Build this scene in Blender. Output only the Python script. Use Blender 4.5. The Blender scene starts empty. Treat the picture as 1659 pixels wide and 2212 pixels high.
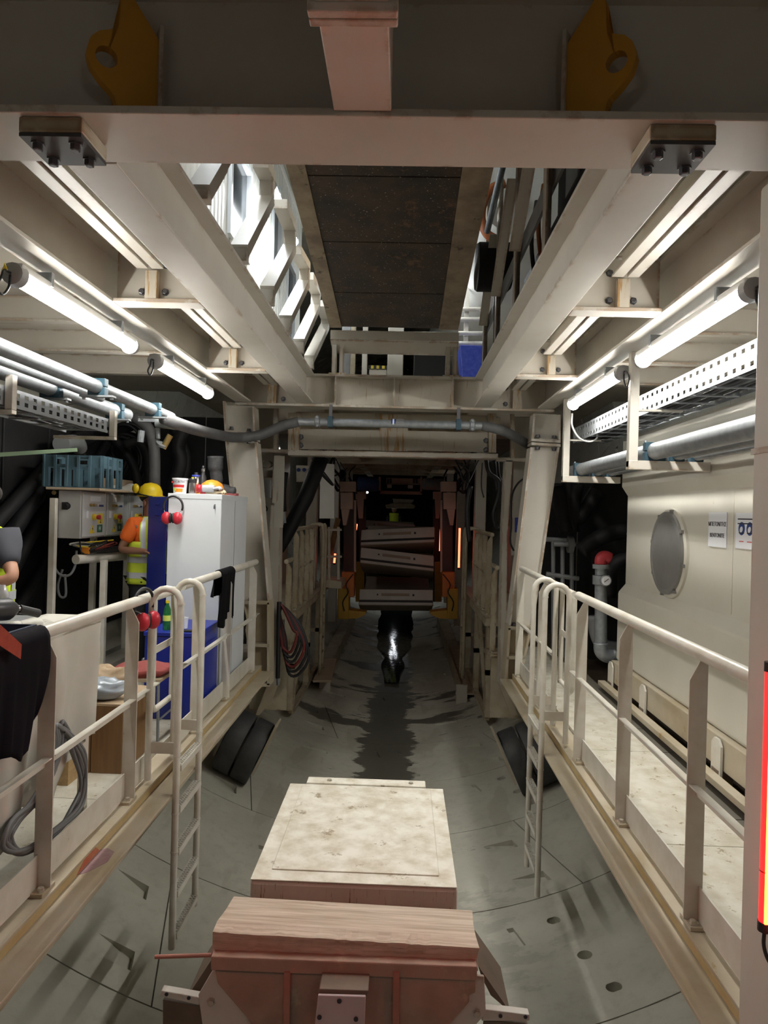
import bpy, bmesh, math, random
from mathutils import Vector, Matrix
random.seed(11)
S = bpy.context.scene
COL = S.collection
# ---------------------------------------------------------------- camera
F = 1534.0; W, H = 1659, 2212
CAMZ = 1.75                      # eye height above the walkway ledges
CX = -0.14                       # the gantry's own centre line
VPX, VPY, ROLL = 871.0, 1108.0, 0.02705
yc = Vector((VPX - W/2, -(VPY - H/2), -F)).normalized()
xc = Vector((math.cos(ROLL), -math.sin(ROLL), 0)); xc = (xc - yc*xc.dot(yc)).normalized()
zc = xc.cross(yc)
RWC = Matrix((xc, yc, zc)).transposed()          # world -> camera
RCW = RWC.transposed()
cd = bpy.data.cameras.new('camera'); cam = bpy.data.objects.new('camera', cd); COL.objects.link(cam)
cd.sensor_fit = 'HORIZONTAL'; cd.sensor_width = 36.0; cd.lens = 36.0*F/W
cd.clip_start = 0.05; cd.clip_end = 200
cam.matrix_world = Matrix.Translation((0, 0, CAMZ)) @ RCW.to_4x4()
S.camera = cam
# ---------------------------------------------------------------- world, exposure
wd = bpy.data.worlds.new('world'); S.world = wd; wd.use_nodes = True
wd.node_tree.nodes['Background'].inputs[0].default_value = (0.5, 0.55, 0.6, 1)
wd.node_tree.nodes['Background'].inputs[1].default_value = 0.0
S.view_settings.view_transform = 'Standard'; S.view_settings.look = 'None'
S.view_settings.gamma = 1.0; S.view_settings.use_curve_mapping = False
S.view_settings.exposure = 2.4
TUBE_E = 15.0      # fluorescent diffusers
UP_E = 13.0        # upper deck lamps
LED_E = 30.0       # red strips
# ---------------------------------------------------------------- pixel -> point
def ray(px, py):
    c = Vector(((px - W/2)/F, -(py - H/2)/F, -1.0)); w = RCW @ c
    return w/w.y
def P(px, py, x=None, y=None, z=None):
    r = ray(px, py)
    if y is not None: t = y
    elif x is not None: t = x/r.x
    else: t = (z - CAMZ)/r.z
    return Vector((r.x*t, t, CAMZ + r.z*t))
# ---------------------------------------------------------------- materials
MATS = {}
def mat(name, base, rough=0.5, metal=0.0, var=None, vs=5.0, vamt=0.6, rust=0.0, rcol=(0.20, 0.085, 0.025), rs=3.0,
        bump=0.0, bs=60.0, streak=False, emit=None, estr=0.0, alpha=1.0, trans=0.0, spec=None, stretch=None, spots=None, edge=0.0):
    m = bpy.data.materials.new(name); m.use_nodes = True; nt = m.node_tree; N = nt.nodes; L = nt.links
    b = N['Principled BSDF']
    b.inputs['Base Color'].default_value = (*base, 1); b.inputs['Roughness'].default_value = rough
    b.inputs['Metallic'].default_value = metal
    if spec is not None: b.inputs['Specular IOR Level'].default_value = spec
    if alpha < 1: b.inputs['Alpha'].default_value = alpha
    if trans: b.inputs['Transmission Weight'].default_value = trans
    if emit:
        b.inputs['Emission Color'].default_value = (*emit, 1); b.inputs['Emission Strength'].default_value = estr
    tc = N.new('ShaderNodeTexCoord'); vec = tc.outputs['Object']
    if stretch:
        mp = N.new('ShaderNodeMapping'); mp.inputs['Scale'].default_value = stretch; L.new(vec, mp.inputs[0]); vec = mp.outputs[0]
    col = None
    def noise(scale, detail=5, rough_=0.6, v=None):
        n = N.new('ShaderNodeTexNoise'); n.inputs['Scale'].default_value = scale; n.inputs['Detail'].default_value = detail
        n.inputs['Roughness'].default_value = rough_; L.new(v or vec, n.inputs['Vector']); return n.outputs['Fac']
    def ramp(fac, a, c):
        r = N.new('ShaderNodeMapRange'); r.inputs[1].default_value = a; r.inputs[2].default_value = c; L.new(fac, r.inputs[0]); r.clamp = True
        return r.outputs[0]
    def mul(f, k):
        q = N.new('ShaderNodeMath'); q.operation = 'MULTIPLY'; q.inputs[1].default_value = k; L.new(f, q.inputs[0]); return q.outputs[0]
    def mix(fac, a, c):
        x = N.new('ShaderNodeMix'); x.data_type = 'RGBA'; L.new(fac, x.inputs['Factor'])
        if isinstance(a, tuple): x.inputs['A'].default_value = (*a, 1)
        else: L.new(a, x.inputs['A'])
        x.inputs['B'].default_value = (*c, 1); return x.outputs['Result']
    col = base
    if var: col = mix(mul(ramp(noise(vs), 0.38, 0.68), vamt), col, var)
    if spots: col = mix(ramp(noise(spots[1], 3, 0.5), spots[2], spots[2]+0.05), col, spots[0])
    if rust > 0:
        v = vec
        if streak:
            mp = N.new('ShaderNodeMapping'); mp.inputs['Scale'].default_value = (9, 9, 0.7); L.new(tc.outputs['Object'], mp.inputs[0]); v = mp.outputs[0]
        col = mix(ramp(noise(rs, 8, 0.72, v), 0.70 - rust*0.32, 0.76 - rust*0.32), col, rcol)
    if edge > 0:
        bv = N.new('ShaderNodeBevel'); bv.samples = 4; bv.inputs['Radius'].default_value = 0.034
        ge = N.new('ShaderNodeNewGeometry'); dt = N.new('ShaderNodeVectorMath'); dt.operation = 'DOT_PRODUCT'
        L.new(bv.outputs[0], dt.inputs[0]); L.new(ge.outputs['Normal'], dt.inputs[1])
        em = ramp(dt.outputs['Value'], 0.992, 0.90); nz = ramp(noise(4.5, 6, 0.7), 0.60 - edge*0.25, 0.68 - edge*0.25)
        q = N.new('ShaderNodeMath'); q.operation = 'MULTIPLY'; L.new(em, q.inputs[0]); L.new(nz, q.inputs[1])
        col = mix(mul(q.outputs[0], 0.85), col, rcol)
    if not isinstance(col, tuple): L.new(col, b.inputs['Base Color'])
    if bump > 0:
        bn = N.new('ShaderNodeBump'); bn.inputs['Strength'].default_value = bump; bn.inputs['Distance'].default_value = 0.004
        L.new(noise(bs, 4), bn.inputs['Height']); L.new(bn.outputs[0], b.inputs['Normal'])
    MATS[name] = m; return m
CREAM = (0.56, 0.525, 0.46); CREAM2 = (0.44, 0.395, 0.325)
mat('cream_steel', CREAM, 0.42, var=CREAM2, vs=2.2, vamt=0.5, rust=0.05, rs=5, bump=0.08, edge=0.6, rcol=(0.27, 0.13, 0.04))
mat('cream_clean', (0.60, 0.57, 0.51), 0.4, var=CREAM2, vs=1.7, vamt=0.4, rust=0.0, rs=6, bump=0.05, edge=0.25, rcol=(0.27, 0.15, 0.06))
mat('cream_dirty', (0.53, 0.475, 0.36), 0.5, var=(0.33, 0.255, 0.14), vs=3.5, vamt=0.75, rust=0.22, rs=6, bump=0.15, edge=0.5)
mat('cream_streak', (0.55, 0.50, 0.41), 0.45, var=CREAM2, vs=3, rust=0.60, rcol=(0.40, 0.235, 0.09), rs=3.2, streak=True)
mat('far_beam_paint', (0.54, 0.50, 0.42), 0.45, var=CREAM2, vs=2, rust=0.30, rcol=(0.33, 0.22, 0.12), rs=3.2, streak=True, edge=0.4)
mat('rail_paint', (0.69, 0.665, 0.60), 0.32, var=(0.50, 0.44, 0.33), vs=7, vamt=0.5, rust=0.06, rcol=(0.16, 0.10, 0.05), rs=14)
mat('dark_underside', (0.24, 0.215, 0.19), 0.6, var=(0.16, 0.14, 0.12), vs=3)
mat('grey_steel', (0.28, 0.29, 0.30), 0.45, metal=0.3, var=(0.18, 0.18, 0.18), vs=6)
mat('galvanised', (0.30, 0.32, 0.335), 0.45, metal=0.5, var=(0.20, 0.22, 0.24), vs=18, vamt=0.8)
mat('galv_bright', (0.31, 0.33, 0.35), 0.5, metal=0.2, var=(0.25, 0.27, 0.29), vs=14)
mat('bolt_steel', (0.13, 0.13, 0.14), 0.4, metal=0.7)
mat('bolt_cream', (0.5, 0.46, 0.38), 0.4, metal=0.3)
mat('black_plate', (0.05, 0.05, 0.055), 0.5, var=(0.09, 0.085, 0.08))
mat('lug_yellow', (0.56, 0.27, 0.02), 0.5, var=(0.42, 0.20, 0.02), vs=5, rust=0.15, rcol=(0.15, 0.08, 0.02))
mat('rust_dark', (0.075, 0.05, 0.034), 0.72, var=(0.025, 0.022, 0.02), vs=3.0, vamt=0.95, rust=0.38, rcol=(0.15, 0.085, 0.045), rs=2.4, bump=0.5, bs=40, spots=((0.42, 0.36, 0.28), 60, 0.66))
mat('chute_border', (0.37, 0.29, 0.20), 0.65, var=(0.17, 0.12, 0.08), vs=4, vamt=0.9, rust=0.35, rcol=(0.09, 0.06, 0.04), rs=6, bump=0.3)
mat('rubber', (0.008, 0.008, 0.009), 0.6, var=(0.016, 0.016, 0.017), vs=10, spec=0.25)
mat('hose_grey', (0.075, 0.075, 0.078), 0.6, var=(0.13, 0.13, 0.13), vs=9)
mat('tyre', (0.035, 0.036, 0.038), 0.6, var=(0.075, 0.075, 0.07), vs=7, bump=0.2)
mat('black_cloth', (0.006, 0.006, 0.007), 0.9, spec=0.1, bump=0.3, bs=25)
mat('jacket_cloth', (0.007, 0.006, 0.009), 0.85, spec=0.12, var=(0.013, 0.010, 0.014), vs=4, bump=0.3, bs=20)
mat('orange_patch', (0.40, 0.05, 0.02), 0.7, var=(0.25, 0.02, 0.01), vs=40)
mat('blue_paint', (0.012, 0.028, 0.30), 0.35, var=(0.010, 0.022, 0.22), vs=2)
mat('white_paint', (0.70, 0.73, 0.76), 0.35, var=(0.62, 0.65, 0.69), vs=2)
mat('cabinet_grey', (0.60, 0.61, 0.61), 0.4, var=(0.52, 0.53, 0.53), vs=4)
mat('red_plastic', (0.55, 0.03, 0.05), 0.35)
mat('black_plastic', (0.02, 0.02, 0.022), 0.4)
mat('yellow_plastic', (0.85, 0.62, 0.02), 0.35)
mat('yellow_label', (0.85, 0.66, 0.05), 0.5)
mat('orange_plastic', (0.85, 0.30, 0.03), 0.4)
mat('orange_shirt', (0.90, 0.17, 0.02), 0.8, var=(0.75, 0.12, 0.01), vs=6)
mat('hivis', (0.62, 0.75, 0.05), 0.75, var=(0.50, 0.62, 0.04), vs=7)
mat('hivis_bright', (0.72, 0.95, 0.03), 0.7)
mat('reflective', (0.55, 0.57, 0.60), 0.35, metal=0.2)
mat('skin', (0.42, 0.22, 0.14), 0.55, var=(0.36, 0.18, 0.11), vs=12)
mat('skin_dark', (0.27, 0.135, 0.085), 0.55, var=(0.22, 0.11, 0.07), vs=12)
mat('hair', (0.02, 0.015, 0.012), 0.8)
mat('eye_white', (0.75, 0.74, 0.72), 0.3)
mat('trousers', (0.012, 0.012, 0.016), 0.85)
mat('dark_shirt', (0.035, 0.038, 0.05), 0.8)
mat('teal_plastic', (0.085, 0.155, 0.195), 0.5, var=(0.055, 0.105, 0.135), vs=8)
mat('clamp_teal', (0.018, 0.055, 0.08), 0.5)
mat('plank', (0.52, 0.42, 0.30), 0.7, var=(0.36, 0.28, 0.18), vs=4, stretch=(1, 8, 8))
mat('timber', (0.62, 0.53, 0.43), 0.8, var=(0.36, 0.27, 0.19), vs=2.0, vamt=0.9, stretch=(1.1, 26, 26), bump=0.6, bs=9, rust=0.18, rcol=(0.12, 0.085, 0.06), rs=1.6)
mat('brown_wood', (0.23, 0.125, 0.05), 0.6, var=(0.13, 0.065, 0.025), vs=2.5, stretch=(9, 9, 1))
mat('osb', (0.46, 0.32, 0.16), 0.8, var=(0.28, 0.18, 0.08), vs=30)
mat('cardboard', (0.42, 0.31, 0.20), 0.8)
mat('box_white', (0.78, 0.75, 0.66), 0.55, var=(0.50, 0.43, 0.31), vs=9, vamt=0.8, rust=0.30, rcol=(0.33, 0.26, 0.17), rs=8, bump=0.25, bs=25)
mat('box_side', (0.64, 0.55, 0.48), 0.6, var=(0.50, 0.40, 0.32), vs=4, rust=0.35, rcol=(0.22, 0.13, 0.08), rs=8, streak=True)
mat('rust_red', (0.40, 0.27, 0.21), 0.7, var=(0.27, 0.185, 0.135), vs=5, vamt=0.9, rust=0.35, rcol=(0.42, 0.31, 0.22), rs=7, bump=0.3)
mat('rust_rib', (0.43, 0.20, 0.15), 0.65, var=(0.30, 0.13, 0.09), vs=8)
mat('lilac_plate', (0.50, 0.44, 0.45), 0.45, var=(0.42, 0.36, 0.37), vs=5)
mat('brown_plate', (0.17, 0.125, 0.09), 0.7, var=(0.10, 0.075, 0.055), vs=5, bump=0.2)
mat('deck_plate', (0.68, 0.655, 0.57), 0.55, var=(0.50, 0.45, 0.34), vs=7, vamt=0.8, rust=0.34, rcol=(0.30, 0.23, 0.13), rs=16, bump=0.4, bs=55)
mat('deck_grey', (0.42, 0.405, 0.36), 0.6, var=(0.31, 0.29, 0.24), vs=6, bump=0.4, bs=80)
mat('kerb_paint', (0.50, 0.445, 0.345), 0.5, var=(0.40, 0.325, 0.205), vs=2.6, vamt=0.9, rust=0.2, rcol=(0.36, 0.25, 0.10), rs=5, bump=0.2)
mat('kerb_face', (0.50, 0.385, 0.19), 0.5, var=(0.36, 0.25, 0.10), vs=4, vamt=0.8)
mat('grating', (0.14, 0.125, 0.10), 0.6, bump=0.8, bs=120)
mat('tank_paint', (0.66, 0.64, 0.565), 0.3, var=(0.60, 0.57, 0.49), vs=1.6, vamt=0.6, rust=0.06, rcol=(0.34, 0.33, 0.31), rs=4)
mat('hatch_metal', (0.30, 0.30, 0.295), 0.42, metal=0.5, var=(0.24, 0.24, 0.235), vs=6)
mat('paper', (0.80, 0.82, 0.86), 0.35)
mat('ink', (0.03, 0.03, 0.04), 0.6)
mat('ink_blue', (0.02, 0.05, 0.22), 0.5)
mat('ink_red', (0.60, 0.03, 0.03), 0.5)
mat('ink_green', (0.04, 0.16, 0.08), 0.5)
mat('tarp_white', (0.60, 0.58, 0.52), 0.6, var=(0.50, 0.48, 0.42), vs=3, bump=0.3, bs=12)
mat('sack_silver', (0.38, 0.42, 0.47), 0.35, metal=0.15, var=(0.25, 0.29, 0.34), vs=6)
mat('seat_fabric', (0.30, 0.065, 0.06), 0.85, var=(0.22, 0.05, 0.045), vs=12)
mat('cable_grey', (0.16, 0.165, 0.17), 0.5)
mat('cable_black', (0.016, 0.016, 0.018), 0.5)
mat('cable_red', (0.16, 0.02, 0.018), 0.5)
mat('cable_white', (0.62, 0.62, 0.60), 0.5)
mat('bottle_green', (0.05, 0.36, 0.10), 0.08, trans=0.7)
mat('clear_plastic', (0.75, 0.77, 0.78), 0.1, trans=0.5)
mat('label_lime', (0.70, 0.80, 0.15), 0.5)
mat('steel_flask', (0.35, 0.34, 0.33), 0.25, metal=0.9)
mat('glove_grey', (0.44, 0.45, 0.48), 0.8, var=(0.32, 0.33, 0.36), vs=20)
mat('glove_beige', (0.55, 0.44, 0.30), 0.85, var=(0.42, 0.33, 0.21), vs=20)
mat('boot_rubber', (0.016, 0.017, 0.019), 0.7, var=(0.05, 0.052, 0.055), vs=14, vamt=0.8)
mat('boot_sole', (0.20, 0.045, 0.045), 0.7)
mat('green_plank', (0.22, 0.32, 0.20), 0.7, var=(0.16, 0.24, 0.15), vs=4)
mat('container_white', (0.74, 0.74, 0.71), 0.4, var=(0.64, 0.63, 0.58), vs=2)
mat('glass_dark', (0.03, 0.035, 0.04), 0.12)
mat('pink_steel', (0.47, 0.34, 0.28), 0.5, var=(0.38, 0.27, 0.22), vs=3)
mat('crane_orange', (0.55, 0.17, 0.03), 0.5, var=(0.42, 0.12, 0.02), vs=5)
mat('crane_yellow', (0.48, 0.28, 0.03), 0.5, var=(0.36, 0.20, 0.02), vs=5)
mat('crane_black', (0.03, 0.012, 0.012), 0.5)
mat('seg_face', (0.44, 0.425, 0.40), 0.8, var=(0.36, 0.345, 0.32), vs=4)
mat('seg_body', (0.27, 0.225, 0.175), 0.85, var=(0.21, 0.175, 0.135), vs=5)
mat('gasket', (0.01, 0.01, 0.01), 0.6)
mat('red_pipe', (0.42, 0.03, 0.04), 0.45)
mat('brass', (0.50, 0.36, 0.14), 0.35, metal=0.8)
mat('pipe_orange', (0.42, 0.13, 0.045), 0.5)
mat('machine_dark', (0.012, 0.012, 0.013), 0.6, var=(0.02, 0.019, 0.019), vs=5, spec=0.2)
mat('machine_blue', (0.02, 0.05, 0.16), 0.5)
mat('blue_tarp', (0.05, 0.08, 0.50), 0.4, var=(0.12, 0.17, 0.65), vs=18)
mat('black_tarp', (0.012, 0.012, 0.013), 0.35)
mat('caution_yellow', (0.70, 0.55, 0.06), 0.5)
mat('upper_lining', (0.55, 0.56, 0.56), 0.7, var=(0.45, 0.46, 0.47), vs=1.5)
mat('water', (0.012, 0.014, 0.016), 0.08, bump=0.9, bs=7)
mat('tool_body', (0.035, 0.033, 0.035), 0.4)
mat('tray_blue', (0.03, 0.04, 0.075), 0.5)
mat('tube_white', (0.95, 0.97, 1.0), 0.4, emit=(1.0, 0.975, 0.91), estr=TUBE_E)
mat('tube_upper', (0.95, 0.97, 1.0), 0.4, emit=(0.93, 0.98, 1.0), estr=UP_E)
mat('tube_far', (0.95, 0.97, 1.0), 0.4, emit=(1.0, 0.97, 0.92), estr=TUBE_E*0.07)
mat('tube_low', (0.95, 0.97, 1.0), 0.4, emit=(0.9, 0.95, 1.0), estr=TUBE_E*0.2)
mat('tube_rear', (0.95, 0.97, 1.0), 0.4, emit=(1.0, 0.97, 0.92), estr=TUBE_E*0.5)
mat('led_red', (0.9, 0.1, 0.05), 0.4, emit=(1.0, 0.022, 0.0015), estr=LED_E)
mat('led_shell', (0.6, 0.03, 0.02), 0.4, emit=(1.0, 0.012, 0.012), estr=LED_E*0.02)
mat('led_red_far', (0.9, 0.05, 0.03), 0.4, emit=(1.0, 0.12, 0.05), estr=1.0)
mat('lamp_body', (0.52, 0.52, 0.50), 0.4)
mat('lamp_cap', (0.30, 0.30, 0.30), 0.4)
def concrete():
    m = mat('lining_concrete', (0.30, 0.295, 0.255), 0.75)
    nt = m.node_tree; N = nt.nodes; L = nt.links; b = N['Principled BSDF']
    geo = N.new('ShaderNodeNewGeometry'); sep = N.new('ShaderNodeSeparateXYZ'); L.new(geo.outputs['Position'], sep.inputs[0])
    def noise(sc, det=6, ro=0.6, scale=None):
        n = N.new('ShaderNodeTexNoise'); n.inputs['Scale'].default_value = sc; n.inputs['Detail'].default_value = det; n.inputs['Roughness'].default_value = ro
        v = geo.outputs['Position']
        if scale:
            mp = N.new('ShaderNodeMapping'); mp.inputs['Scale'].default_value = scale; L.new(v, mp.inputs[0]); v = mp.outputs[0]
        L.new(v, n.inputs['Vector']); return n.outputs['Fac']
    def mr(f, a, c, lo=0, hi=1):
        r = N.new('ShaderNodeMapRange'); r.inputs[1].default_value = a; r.inputs[2].default_value = c; r.inputs[3].default_value = lo; r.inputs[4].default_value = hi
        L.new(f, r.inputs[0]); return r.outputs[0]
    def ma(op, a, c):
        q = N.new('ShaderNodeMath'); q.operation = op
        for i, v in enumerate((a, c)):
            if isinstance(v, (int, float)): q.inputs[i].default_value = v
            else: L.new(v, q.inputs[i])
        return q.outputs[0]
    def mix(fac, a, c):
        x = N.new('ShaderNodeMix'); x.data_type = 'RGBA'; L.new(fac, x.inputs['Factor'])
        for k, v in (('A', a), ('B', c)):
            if isinstance(v, tuple): x.inputs[k].default_value = (*v, 1)
            else: L.new(v, x.inputs[k])
        return x.outputs['Result']
    col = mix(mr(noise(1.3), 0.35, 0.7), (0.56, 0.55, 0.47), (0.45, 0.435, 0.365))
    col = mix(ma('MULTIPLY', mr(noise(9, 6, 0.7), 0.5, 0.72), 0.5), col, (0.36, 0.345, 0.285))
    col = mix(ma('MULTIPLY', mr(noise(3.2, 3, 0.5, (1.0, 0.25, 1.0)), 0.58, 0.62), 0.45), col, (0.37, 0.35, 0.28))
    # damp run along the invert, ragged edges
    dx = ma('ABSOLUTE', ma('ADD', sep.outputs[0], 0.14), 0)
    edge = ma('ADD', dx, ma('MULTIPLY', ma('SUBTRACT', noise(1.6, 8, 0.75, (0.6, 1.6, 1)), 0.5), 1.1))
    wet = ma('MULTIPLY', mr(edge, 0.37, 0.34), mr(sep.outputs[1], 7.6, 8.8))
    puddle = mr(noise(0.9, 7, 0.65, (0.55, 1.3, 1)), 0.56, 0.58)
    low = ma('MULTIPLY', mr(dx, 1.75, 1.45), mr(sep.outputs[1], 6.4, 7.4, 0.25, 1))
    wet = ma('MAXIMUM', wet, ma('MULTIPLY', puddle, low))
    col = mix(ma('MULTIPLY', wet, 0.85), col, (0.085, 0.078, 0.062))
    L.new(col, b.inputs['Base Color'])
    L.new(mr(wet, 0, 1, 0.78, 0.33), b.inputs['Roughness'])
    bp = N.new('ShaderNodeBump'); bp.inputs['Strength'].default_value = 0.25; bp.inputs['Distance'].default_value = 0.004
    L.new(noise(45, 4), bp.inputs['Height']); L.new(bp.outputs[0], b.inputs['Normal'])
concrete()
mat('joint_dark', (0.03, 0.028, 0.024), 0.85)
# ---------------------------------------------------------------- mesh helpers
Z = Vector((0, 0, 1)); X = Vector((1, 0, 0)); Y = Vector((0, 1, 0))
def V(*a): return Vector(a)
class MB:
    def __init__(s): s.v = []; s.f = []
    def add(s, vs, fs):
        o = len(s.v); s.v += [Vector(v) for v in vs]; s.f += [tuple(i+o for i in f) for f in fs]; return s
    def box(s, x0, x1, y0, y1, z0, z1):
        return s.add([(x0,y0,z0),(x1,y0,z0),(x1,y1,z0),(x0,y1,z0),(x0,y0,z1),(x1,y0,z1),(x1,y1,z1),(x0,y1,z1)],
                     [(0,3,2,1),(4,5,6,7),(0,1,5,4),(1,2,6,5),(2,3,7,6),(3,0,4,7)])
    def obox(s, c, u, v, w):     # centre and three half-axes
        c = Vector(c); pts = [c + u*a + v*b + w*d for d in (-1,1) for a, b in ((-1,-1),(1,-1),(1,1),(-1,1))]
        return s.add(pts, [(0,3,2,1),(4,5,6,7),(0,1,5,4),(1,2,6,5),(2,3,7,6),(3,0,4,7)])
    def bar(s, p, q, w, h, up=Z):  # rectangular bar, w sideways, h along up
        p = Vector(p); q = Vector(q); d = (q-p); n = d.normalized()
        sd = n.cross(up)
        if sd.length < 1e-4: sd = n.cross(Y)
        sd.normalize(); u = sd.cross(n).normalized()
        return s.obox((p+q)/2, d/2, sd*w/2, u*h/2)
    def hexa(s, a, b):           # two quads (4 pts each) -> solid
        return s.add(list(a)+list(b), [(0,3,2,1),(4,5,6,7),(0,1,5,4),(1,2,6,5),(2,3,7,6),(3,0,4,7)])
    def prism(s, poly, off):     # polygon of 3d points, extruded by vector
        n = len(poly); off = Vector(off); a = [Vector(p) for p in poly]; b = [p+off for p in a]
        return s.add(a+b, [tuple(range(n-1,-1,-1)), tuple(range(n, 2*n))] + [(i, (i+1)%n, n+(i+1)%n, n+i) for i in range(n)])
    def tube(s, pts, r, n=10, caps=True, closed=False):
        pts = [Vector(p) for p in pts]; m = len(pts); rs = r if isinstance(r, (list, tuple)) else [r]*m
        T = []
        for i in range(m):
            a = pts[i-1] if (i > 0 or closed) else pts[i]; b = pts[(i+1) % m] if (i < m-1 or closed) else pts[i]
            t = (b-a); T.append(t.normalized() if t.length > 1e-9 else Vector((0,0,1)))
        u = T[0].orthogonal().normalized(); o = len(s.v)
        for i in range(m):
            u = (u - T[i]*u.dot(T[i]))
            u = u.normalized() if u.length > 1e-6 else T[i].orthogonal().normalized()
            w = T[i].cross(u)
            for k in range(n):
                a = 2*math.pi*k/n; s.v.append(pts[i] + (u*math.cos(a)+w*math.sin(a))*rs[i])
        last = m if closed else m-1
        for i in range(last):
            j = (i+1) % m
            for k in range(n):
                s.f.append((o+i*n+k, o+i*n+(k+1)%n, o+j*n+(k+1)%n, o+j*n+k))
        if caps and not closed:
            s.f.append(tuple(o+k for k in range(n-1,-1,-1))); s.f.append(tuple(o+(m-1)*n+k for k in range(n)))
        return s
    def lathe(s, prof, c=(0,0,0), axis=Z, n=20, sx=1.0):   # prof: (r, h)
        c = Vector(c); axis = Vector(axis).normalized(); u = axis.orthogonal().normalized(); w = axis.cross(u); o = len(s.v)
        for r, h in prof:
            for k in range(n):
                a = 2*math.pi*k/n; s.v.append(c + axis*h + (u*math.cos(a)*sx + w*math.sin(a))*max(r, 1e-4))
        for i in range(len(prof)-1):
            for k in range(n): s.f.append((o+i*n+k, o+i*n+(k+1)%n, o+(i+1)*n+(k+1)%n, o+(i+1)*n+k))
        s.f.append(tuple(o+k for k in range(n-1,-1,-1))); s.f.append(tuple(o+(len(prof)-1)*n+k for k in range(n)))
        return s
    def sphere(s, c, r, n=14, m=9, sc=(1,1,1)):
        c = Vector(c); o = len(s.v)
        for i in range(m+1):
            t = math.pi*i/m
            for k in range(n):
                a = 2*math.pi*k/n
                s.v.append(c + Vector((math.sin(t)*math.cos(a)*sc[0], math.sin(t)*math.sin(a)*sc[1], math.cos(t)*sc[2]))*r)
        for i in range(m):
            for k in range(n): s.f.append((o+i*n+k, o+(i+1)*n+k, o+(i+1)*n+(k+1)%n, o+i*n+(k+1)%n))
        return s
    def grid(s, fn, nu, nv):     # fn(u,v) -> point
        o = len(s.v)
        for i in range(nu+1):
            for j in range(nv+1): s.v.append(Vector(fn(i/nu, j/nv)))
        for i in range(nu):
            for j in range(nv):
                a = o+i*(nv+1)+j; s.f.append((a, a+nv+1, a+nv+2, a+1))
        return s
    def build(s, name, m, parent=None, smooth=False, bevel=0, solid=0, sub=0, local=False, base=None):
        me = bpy.data.meshes.new(name); ob = bpy.data.objects.new(name, me); COL.objects.link(ob)
        if parent is None:
            mn = Vector([min(v[i] for v in s.v) for i in range(3)]); mx = Vector([max(v[i] for v in s.v) for i in range(3)])
            o = Vector(base) if base else Vector(((mn.x+mx.x)/2, (mn.y+mx.y)/2, mn.z)); ob.location = o
        elif local: o = Vector((0,0,0)); ob.parent = parent
        else:
            o = wloc(parent); ob.parent = parent
        me.from_pydata([v - o for v in s.v], [], s.f); me.update()
        bm = bmesh.new(); bm.from_mesh(me); bmesh.ops.recalc_face_normals(bm, faces=bm.faces); bm.to_mesh(me); bm.free()
        if m: me.materials.append(MATS[m] if isinstance(m, str) else m)
        if smooth: me.shade_smooth() if hasattr(me, 'shade_smooth') else [setattr(p, 'use_smooth', True) for p in me.polygons]
        if solid:
            md = ob.modifiers.new('solid', 'SOLIDIFY'); md.thickness = solid; md.offset = 0
        if bevel:
            md = ob.modifiers.new('bevel', 'BEVEL'); md.width = bevel; md.segments = 2; md.limit_method = 'ANGLE'; md.angle_limit = 0.7
        if sub:
            md = ob.modifiers.new('sub', 'SUBSURF'); md.levels = sub; md.render_levels = sub
        if smooth == 'auto':
            for p in me.polygons: p.use_smooth = True
            try: me.set_sharp_from_angle(angle=0.6)
            except Exception: pass
        return ob
def wloc(o):
    l = Vector((0,0,0))
    while o is not None: l += o.location; o = o.parent
    return l
def tag(o, label, cat, group=None):
    o['label'] = label; o['category'] = cat
    if group: o['group'] = group
    return o
def thing(name, label, cat, loc=(0,0,0), group=None, kind=None):
    o = bpy.data.objects.new(name, None); COL.objects.link(o); o.location = loc; o.empty_display_size = 0.1
    if kind: o['kind'] = kind; o['label'] = label
    else: tag(o, label, cat)
    if group: o['group'] = group
    return o
def dup(root, loc, label=None, rotz=None):
    r = root.copy(); COL.objects.link(r); r.location = loc
    if rotz is not None: r.rotation_euler = (0,0,rotz)
    if label: r['label'] = label
    for ch in list(root.children):
        c = ch.copy(); COL.objects.link(c); c.parent = r
        for g in list(ch.children):
            d = g.copy(); COL.objects.link(d); d.parent = c
    return r
def catmull(pts, k=6, closed=False):
    pts = [Vector(p) for p in pts]; out = []; n = len(pts)
    rng = n if closed else n-1
    for i in range(rng):
        p1 = pts[i]; p2 = pts[(i+1) % n]
        p0 = pts[i-1] if (i > 0 or closed) else p1*2-p2
        p3 = pts[(i+2) % n] if (i+2 < n or closed) else p2*2-p1
        for j in range(k):
            t = j/k
            out.append(0.5*((2*p1)+(p2-p0)*t+(2*p0-5*p1+4*p2-p3)*t*t+(3*p1-p0-3*p2+p3)*t**3))
    if not closed: out.append(pts[-1])
    return out
def hexbolt(c, axis, r=0.018, h=0.02):
    axis = Vector(axis).normalized()
    return MB().lathe([(r*1.35, 0), (r*1.35, h*0.2), (r, h*0.2), (r, h), (r*0.7, h*1.1)], c, axis, 6)
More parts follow.
